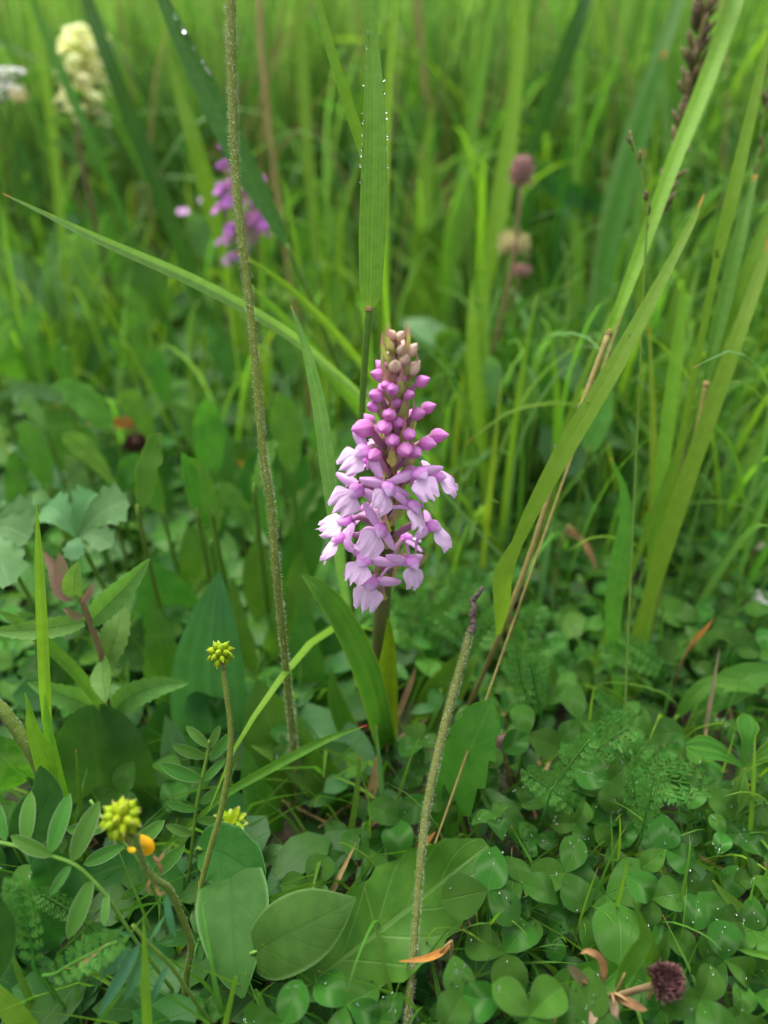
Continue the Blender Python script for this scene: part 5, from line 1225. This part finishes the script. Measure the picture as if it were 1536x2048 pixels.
# ------------------------------------------------------------------ far flowers
def deepen(o):          # this one blooms in a stronger colour
    if o.name.split('.')[0] in ('flower', 'lip', 'lateral_sepal', 'spur', 'bud'):
        o.material_slots[0].link = 'OBJECT'; o.material_slots[0].material = P['deep']
def copy_orchid(label, px, py, t, rot, sc):
    r = orchid.copy(); col.objects.link(r)
    p = PD(px, py, t)
    off = Matrix.Rotation(rot, 3, 'Z') @ Vector((PY(780, 960, 0).x, 0, 0))
    r.location = Vector((p.x - off.x, p.y - off.y, p.z - PY(780, 960, 0).z * sc)); r.rotation_euler = (0, 0, rot); r.scale = (sc, sc, sc)
    r['label'] = label
    for ch in list(orchid.children):
        if ch.name.startswith('leaf'): continue
        c = ch.copy(); col.objects.link(c); c.parent = r
        deepen(c)
        for g in ch.children:
            d = g.copy(); col.objects.link(d); d.parent = c
            deepen(d)
    gzz = gz(r.location.x, r.location.y)
    mb = MB(); a = r.location + Vector((0, 0, .012 * sc))
    if a.z > gzz:
        mb.tube([(Vector((a.x, a.y, gzz - .004)), .0026), (a, .0026)], n=4, seg=8); build(mb, 'lower_stem', S['orchid'], r)
    return r
copy_orchid('blurred deep pink orchid far behind the tall downy stalk', 470, 385, .42, 2.3, .74)

# yellow rattle-like flower
c0 = PD(165, 330, .48); g0 = GP(c0.x + .004, c0.y)
yr = thing('yellow_flower', 'blurred pale yellow hooded flower spike in the far grass', 'flower', g0)
top = PD(165, 70, .48)
mb = MB(); mb.tube([(g0, .0016), (c0, .0015), (PD(168, 200, .48), .0014), (top, .001)], n=14, seg=7); build(mb, 'stem', S['red'], yr)
rgy = random.Random(3)
for i in range(24):
    z = i / 23; a = i * 2.4; pp = PD(166, 240 - 170 * z, .48)
    d = Vector((math.cos(a), math.sin(a), .35)).normalized()
    mb = MB(); M = frame(pp + d * .006, d, Vector((0, 0, 1)), 1.0)
    mb.strip([(M @ Vector((0, -.006, 0)), 0), (M @ Vector((0, .002, .004)), 0), (M @ Vector((0, .009, .001)), 0), (M @ Vector((0, .011, -.005)), 0)], n=10, nu=6, N=Vector((0, 0, 1)), W=.010, prof=ellip, cup=-.7, wave=.15)
    mb.strip([(M @ Vector((0, -.004, -.002)), 0), (M @ Vector((0, .004, -.004)), 0), (M @ Vector((0, .010, -.009)), 0)], n=8, nu=4, N=Vector((0, 0, 1)), W=.007, prof=obov, cup=-.3)
    build(mb, 'petal_hood', P['pale_yellow'], yr)
for i in range(10):
    a = i * 2.4 + .5; pp = PD(168, 330 - 18 * i, .48); d = Vector((math.cos(a), math.sin(a), .5))
    mb = MB(); mb.strip([(pp, 0), (pp + d * .011, 0), (pp + d * .022 + Vector((0, 0, -.004)), 0)], n=16, nu=4, W=.008, prof=ovate, teeth=.3, nteeth=5); build(mb, 'leaf', L['serr'], yr)
c1 = PD(42, 205, .56)
yb = thing('yellow_bud', 'blurred small pale yellow bud beside the hooded yellow flower', 'flower', GP(c1.x + .01, c1.y))
mb = MB(); mb.tube([(yb.location.copy(), .0012), (yb.location.lerp(c1, .6) + Vector((.006, 0, 0)), .001), (c1, .001)], n=10, seg=7); build(mb, 'stem', S['green'], yb)
for i in range(5):
    a = i * 1.26; mb = MB(); d = Vector((math.cos(a) * .4, math.sin(a) * .4, 1))
    mb.strip([(c1, 0), (c1 + d * .006 + Vector((math.cos(a), math.sin(a), 0)) * .003, 0), (c1 + d * .012, 0)], n=8, nu=4, W=.005, prof=ovate, cup=.3); build(mb, 'petal', P['creamhead'], yb)
# white umbel at the left
for lb, hx, hy in (('white lacy flower cluster reaching in from the side near the yellow flower', 2, 138), ('second small white flower cluster under the first lacy one', -8, 172)):
    c2 = PD(hx, hy, .42); u = thing('white_umbel', lb, 'flower', GP(c2.x - .02, c2.y))
    mb = MB(); mb.tube([(u.location.copy(), .0012), (u.location.lerp(c2, .7), .001), (c2 + Vector((0, 0, -.008)), .0008)], n=10, seg=7); build(mb, 'stem', S['green'], u)
    rgu = random.Random(hx)
    for i in range(14):
        a = i * 2.4; q = .013 * math.sqrt((i + .5) / 14); pp = c2 + Vector((math.cos(a) * q, math.sin(a) * q, -q * q * 12))
        mb = MB()
        for k in range(5):
            b = k * 1.257 + i; dd = Vector((math.cos(b), math.sin(b), .3)) * .0026
            mb.strip([(pp, 0), (pp + dd * .6, 0), (pp + dd, 0)], n=4, nu=2, N=Vector((0, 0, 1)), W=.0022, prof=obov)
        mb.tube([(c2 + Vector((0, 0, -.008)), .0002), (pp, .0002)], n=3, seg=4)
        build(mb, 'floret', P['white'], u)
# small lilac bloom near the far orchid, purple specks at the back
for lb, x, y, t, r_ in (('tiny blurred lilac flower beside the far pink orchid', 366, 425, .50, .004), ('tiny blurred purple flower deep in the far grass', 885, 12, 1.1, .008), ('tiny blurred pink white flower deep in the far grass', 1022, 4, 1.1, .009), ('tiny blurred lilac flower close to the far pink orchid foot', 408, 402, .50, .0035)):
    c = PD(x, y, t); u = thing('small_flower', lb, 'flower', GP(c.x, c.y + .005))
    mb = MB(); mb.tube([(u.location.copy(), .0008), (u.location.lerp(c, .5) + Vector((.004, 0, 0)), .0008), (c, .0007)], n=8, seg=6); build(mb, 'stem', S['green'], u)
    for k in range(7):
        b = k * .9; dd = Vector((math.cos(b), math.sin(b), .5 * (k % 2))) * r_
        mb = MB(); mb.strip([(c, 0), (c + dd * .6, 0), (c + dd, 0)], n=6, nu=3, N=Vector((0, -.5, 1)), W=r_ * .8, prof=obov); build(mb, 'petal', P['sepal'], u)

# ------------------------------------------------------------------ grass tufts (individual) behind
BL = []
rgt = random.Random(77)
for k in range(10):
    m = MB()
    ln = 1.0; bend = rgt.uniform(.02, .30) if k < 7 else rgt.uniform(.35, .6)
    a = rgt.uniform(-.08, .08)
    m.strip([(Vector((0, 0, 0)), .007), (Vector((a * .3, bend * .15, .3)), .011), (Vector((a * .7, bend * .45, .65)), .0105), (Vector((a, bend, .92 - bend * .25)), .006), (Vector((a * 1.2, bend * 1.35, 1 - bend * .45)), .0008)], n=12, nu=2, N=Vector((0, 1, .3)), fold=.25, twist=rgt.uniform(-1.2, 1.2))
    BL.append(m)
BLM = {mt: [m.mesh('blade', G[mt]) for m in BL] for mt in ('grass', 'bright', 'dark', 'pale', 'olive')}
def tuft(x, y, nb, hmin, hmax, label, group, mats, wmul=1.0, rg=rgt):
    th = thing('grass_tuft', label, 'grass', GP(x, y, -.003), group)
    for i in range(nb):
        h = rg.uniform(hmin, hmax); w_ = h * rg.uniform(.8, 1.5) * wmul * (.32 / max(h, .1)) 
        lean = rg.gauss(0, .24)
        M = Matrix.Translation(Vector((rg.gauss(0, .012), rg.gauss(0, .012), 0))) @ Matrix.Rotation(rg.uniform(0, 6.283), 4, 'Z') @ Matrix.Rotation(lean, 4, 'X') @ Matrix.Diagonal(Vector((w_ * 1.6, h, h, 1)))
        place(rg.choice(BLM[rg.choice(mats)]), 'blade', th, M)
# mid distance
n_t = 0
for _ in range(4000):
    y = .16 + 1.1 * rgt.random() ** 1.2
    half = .52 * (y + .2) * 1.05 + .05
    x = rgt.uniform(-half, half)
    dens = 1.0 if x > .0 else (.45 if y > .4 else .12)
    if rgt.random() > dens: continue
    if y < .30 and (abs(x) < .05 or x < .02) : continue
    px_ = 768 + FPX * x / ((y + .2) * math.cos(PITCH) + .25 * math.sin(PITCH))
    hm = .14 + .24 * min(1, max(0, (y - .2) / .45))
    zone = 'right' if x > 0 else 'left'
    far = 'close behind the orchid' if y < .5 else 'in the blurred distance'
    mk = rgt.choice(['bright', 'grass', 'grass', 'dark', 'pale'] if x > 0 else ['grass', 'dark', 'grass', 'bright', 'pale'])
    lk_ = {'bright': 'yellow green', 'grass': 'fresh green', 'dark': 'dark green', 'pale': 'pale green'}[mk]
    tuft(x, y, 9, hm * .55, hm, lk_ + ' clump of slender grass ' + far + (' beyond the clover patch' if x > 0 else ' beyond the broad leaves'), lk_ + ' grass clumps ' + far + ' ' + zone, [mk], .62)
    n_t += 1
    if n_t >= 210: break
# thin upright grass in the middle distance
for i in range(140):
    if i < 64: px, py = rgt.uniform(880, 1560), rgt.uniform(760, 1240)
    else: px, py = rgt.uniform(-30, 720), rgt.uniform(600, 1010)
    p = PH(px, py, 0)
    hh = rgt.uniform(.10, .2)
    tuft(p.x, p.y, 4, hh * .6, hh, 'thin upright grass clump ' + ('rising through the clover behind the orchid' if i < 64 else 'rising between the blurred broad leaves'), 'thin grass clumps ' + ('in the clover' if i < 64 else 'between broad leaves'), ['grass', 'grass', 'pale', 'olive', 'bright'], .4)
# small fine grass low in the clover patch
for _ in range(34):
    px = rgt.uniform(780, 1560); py = rgt.uniform(1250, 2000)
    p = PH(px, py, .0)
    tuft(p.x, p.y, 4, .03, .065, 'small wisp of fine grass among the clovers', 'fine grass wisps in the clover', ['grass', 'bright'], .25)

# ------------------------------------------------------------------ uncounted meadow
def field(name, label, cat, gen, mat, count):
    mb = MB()
    for i in range(count): gen(mb, i)
    o = build(mb, name, mat, None, 'stuff'); o['label'] = label; o['category'] = cat
rgf = random.Random(5)
def far_blade(mb, i):
    y = .6 + 5.0 * rgf.random() ** 1.9; half = .56 * (y + .25) + .55
    x = rgf.uniform(-half, half); b = GP(x, y, -.003)
    h = rgf.uniform(.14, .33) + .03 * y; a = rgf.uniform(0, 6.28); k = rgf.uniform(.03, .4) * h; w_ = rgf.uniform(.002, .0052)
    d = Vector((math.cos(a), math.sin(a), 0))
    mb.strip([(b, w_ * .7), (b + Vector((0, 0, h * .5)) + d * k * .3, w_), (b + Vector((0, 0, h)) + d * k, w_ * .08)], n=6, nu=1, N=Vector((rgf.uniform(-1, 1), -1, .3)), fold=0)
field('far_grass', 'dense soft blur of bright meadow grass filling the distance', 'grass', far_blade, G['far'], 19000)
field('far_cool_grass', 'cooler green blades mixed into the far blurred meadow grass', 'grass', far_blade, G['pale'], 10000)
y0_ = -.13
def cover_leaf(mb, i):
    y = y0_ + 1.5 * rgf.random() ** 1.6; half = .56 * (y + .28) + .22
    x = rgf.uniform(-half, half); z = rgf.uniform(0, .02 + .03 * min(1, max(0, y)))
    b = GP(x, y, z); a = rgf.uniform(0, 6.28); l_ = rgf.uniform(.006, .016) * (1 + max(0, y) * 2.2) * (1.6 if x < 0 else 1)
    d = Vector((math.cos(a), math.sin(a), rgf.uniform(-.2, .5)))
    mb.strip([(b, 0), (b + d * l_ * .5, 0), (b + d * l_ + Vector((0, 0, -.2 * l_)), 0)], n=5, nu=2, N=Vector((rgf.uniform(-.5, .5), rgf.uniform(-.7, .2), 1)), W=l_ * rgf.uniform(.3, .8), prof=ellip, fold=.2)
field('ground_cover', 'dense mat of small shaded green leaves covering the soil', 'ground cover', cover_leaf, L['dark'], 6200)
y0_ = .03
field('light_ground_cover', 'scattered lighter small leaves in the low mat over the soil', 'ground cover', cover_leaf, L['mid'], 7000)
def low_blade(mb, i):
    y = -.12 + .9 * rgf.random() ** 1.3; half = .56 * (y + .28) + .05
    x = rgf.uniform(-half, half); b = GP(x, y, -.001); h = rgf.uniform(.02, .05) + .06 * max(0, y); a = rgf.uniform(0, 6.28)
    d = Vector((math.cos(a), math.sin(a), 0)); w_ = rgf.uniform(.0008, .0018)
    mb.strip([(b, w_), (b + Vector((0, 0, h * .55)) + d * h * .2, w_), (b + Vector((0, 0, h * .8)) + d * h * .7, w_ * .1)], n=5, nu=1, N=Vector((0, -1, .3)), fold=0)
field('fine_grass', 'fine short grass threads growing through the low leaves', 'grass', low_blade, G['grass'], 2600)
def dry_blade(mb, i):
    y = .35 + 2.5 * rgf.random() ** 1.4; half = .56 * (y + .25) + .3
    x = rgf.uniform(-half, half); b = GP(x, y, -.003); h = rgf.uniform(.12, .34); a = rgf.uniform(0, 6.28); k = rgf.uniform(.05, .6) * h; d = Vector((math.cos(a), math.sin(a), 0))
    mb.strip([(b, .0012), (b + Vector((0, 0, h * .55)) + d * k * .3, .0016), (b + Vector((0, 0, h * .95)) + d * k, .0004)], n=6, nu=1, N=Vector((0, -1, .3)), fold=0)
field('dry_grass', 'thin straw coloured dead blades scattered through the far meadow grass', 'grass', dry_blade, S['straw'], 420)
def litter(mb, i):
    y = -.12 + .6 * rgf.random(); half = .56 * (y + .28) + .05
    x = rgf.uniform(-half, half); b = GP(x, y, rgf.uniform(.001, .006)); a = rgf.uniform(0, 6.28); l_ = rgf.uniform(.01, .04)
    d = Vector((math.cos(a), math.sin(a), rgf.uniform(-.05, .25)))
    mb.strip([(b, .0008), (b + d * l_ * .5, .001), (b + d * l_, .0004)], n=4, nu=1, fold=0)
field('dead_straw', 'thin brown dead stems littering the soil between the leaves', 'litter', litter, S['straw'], 500)
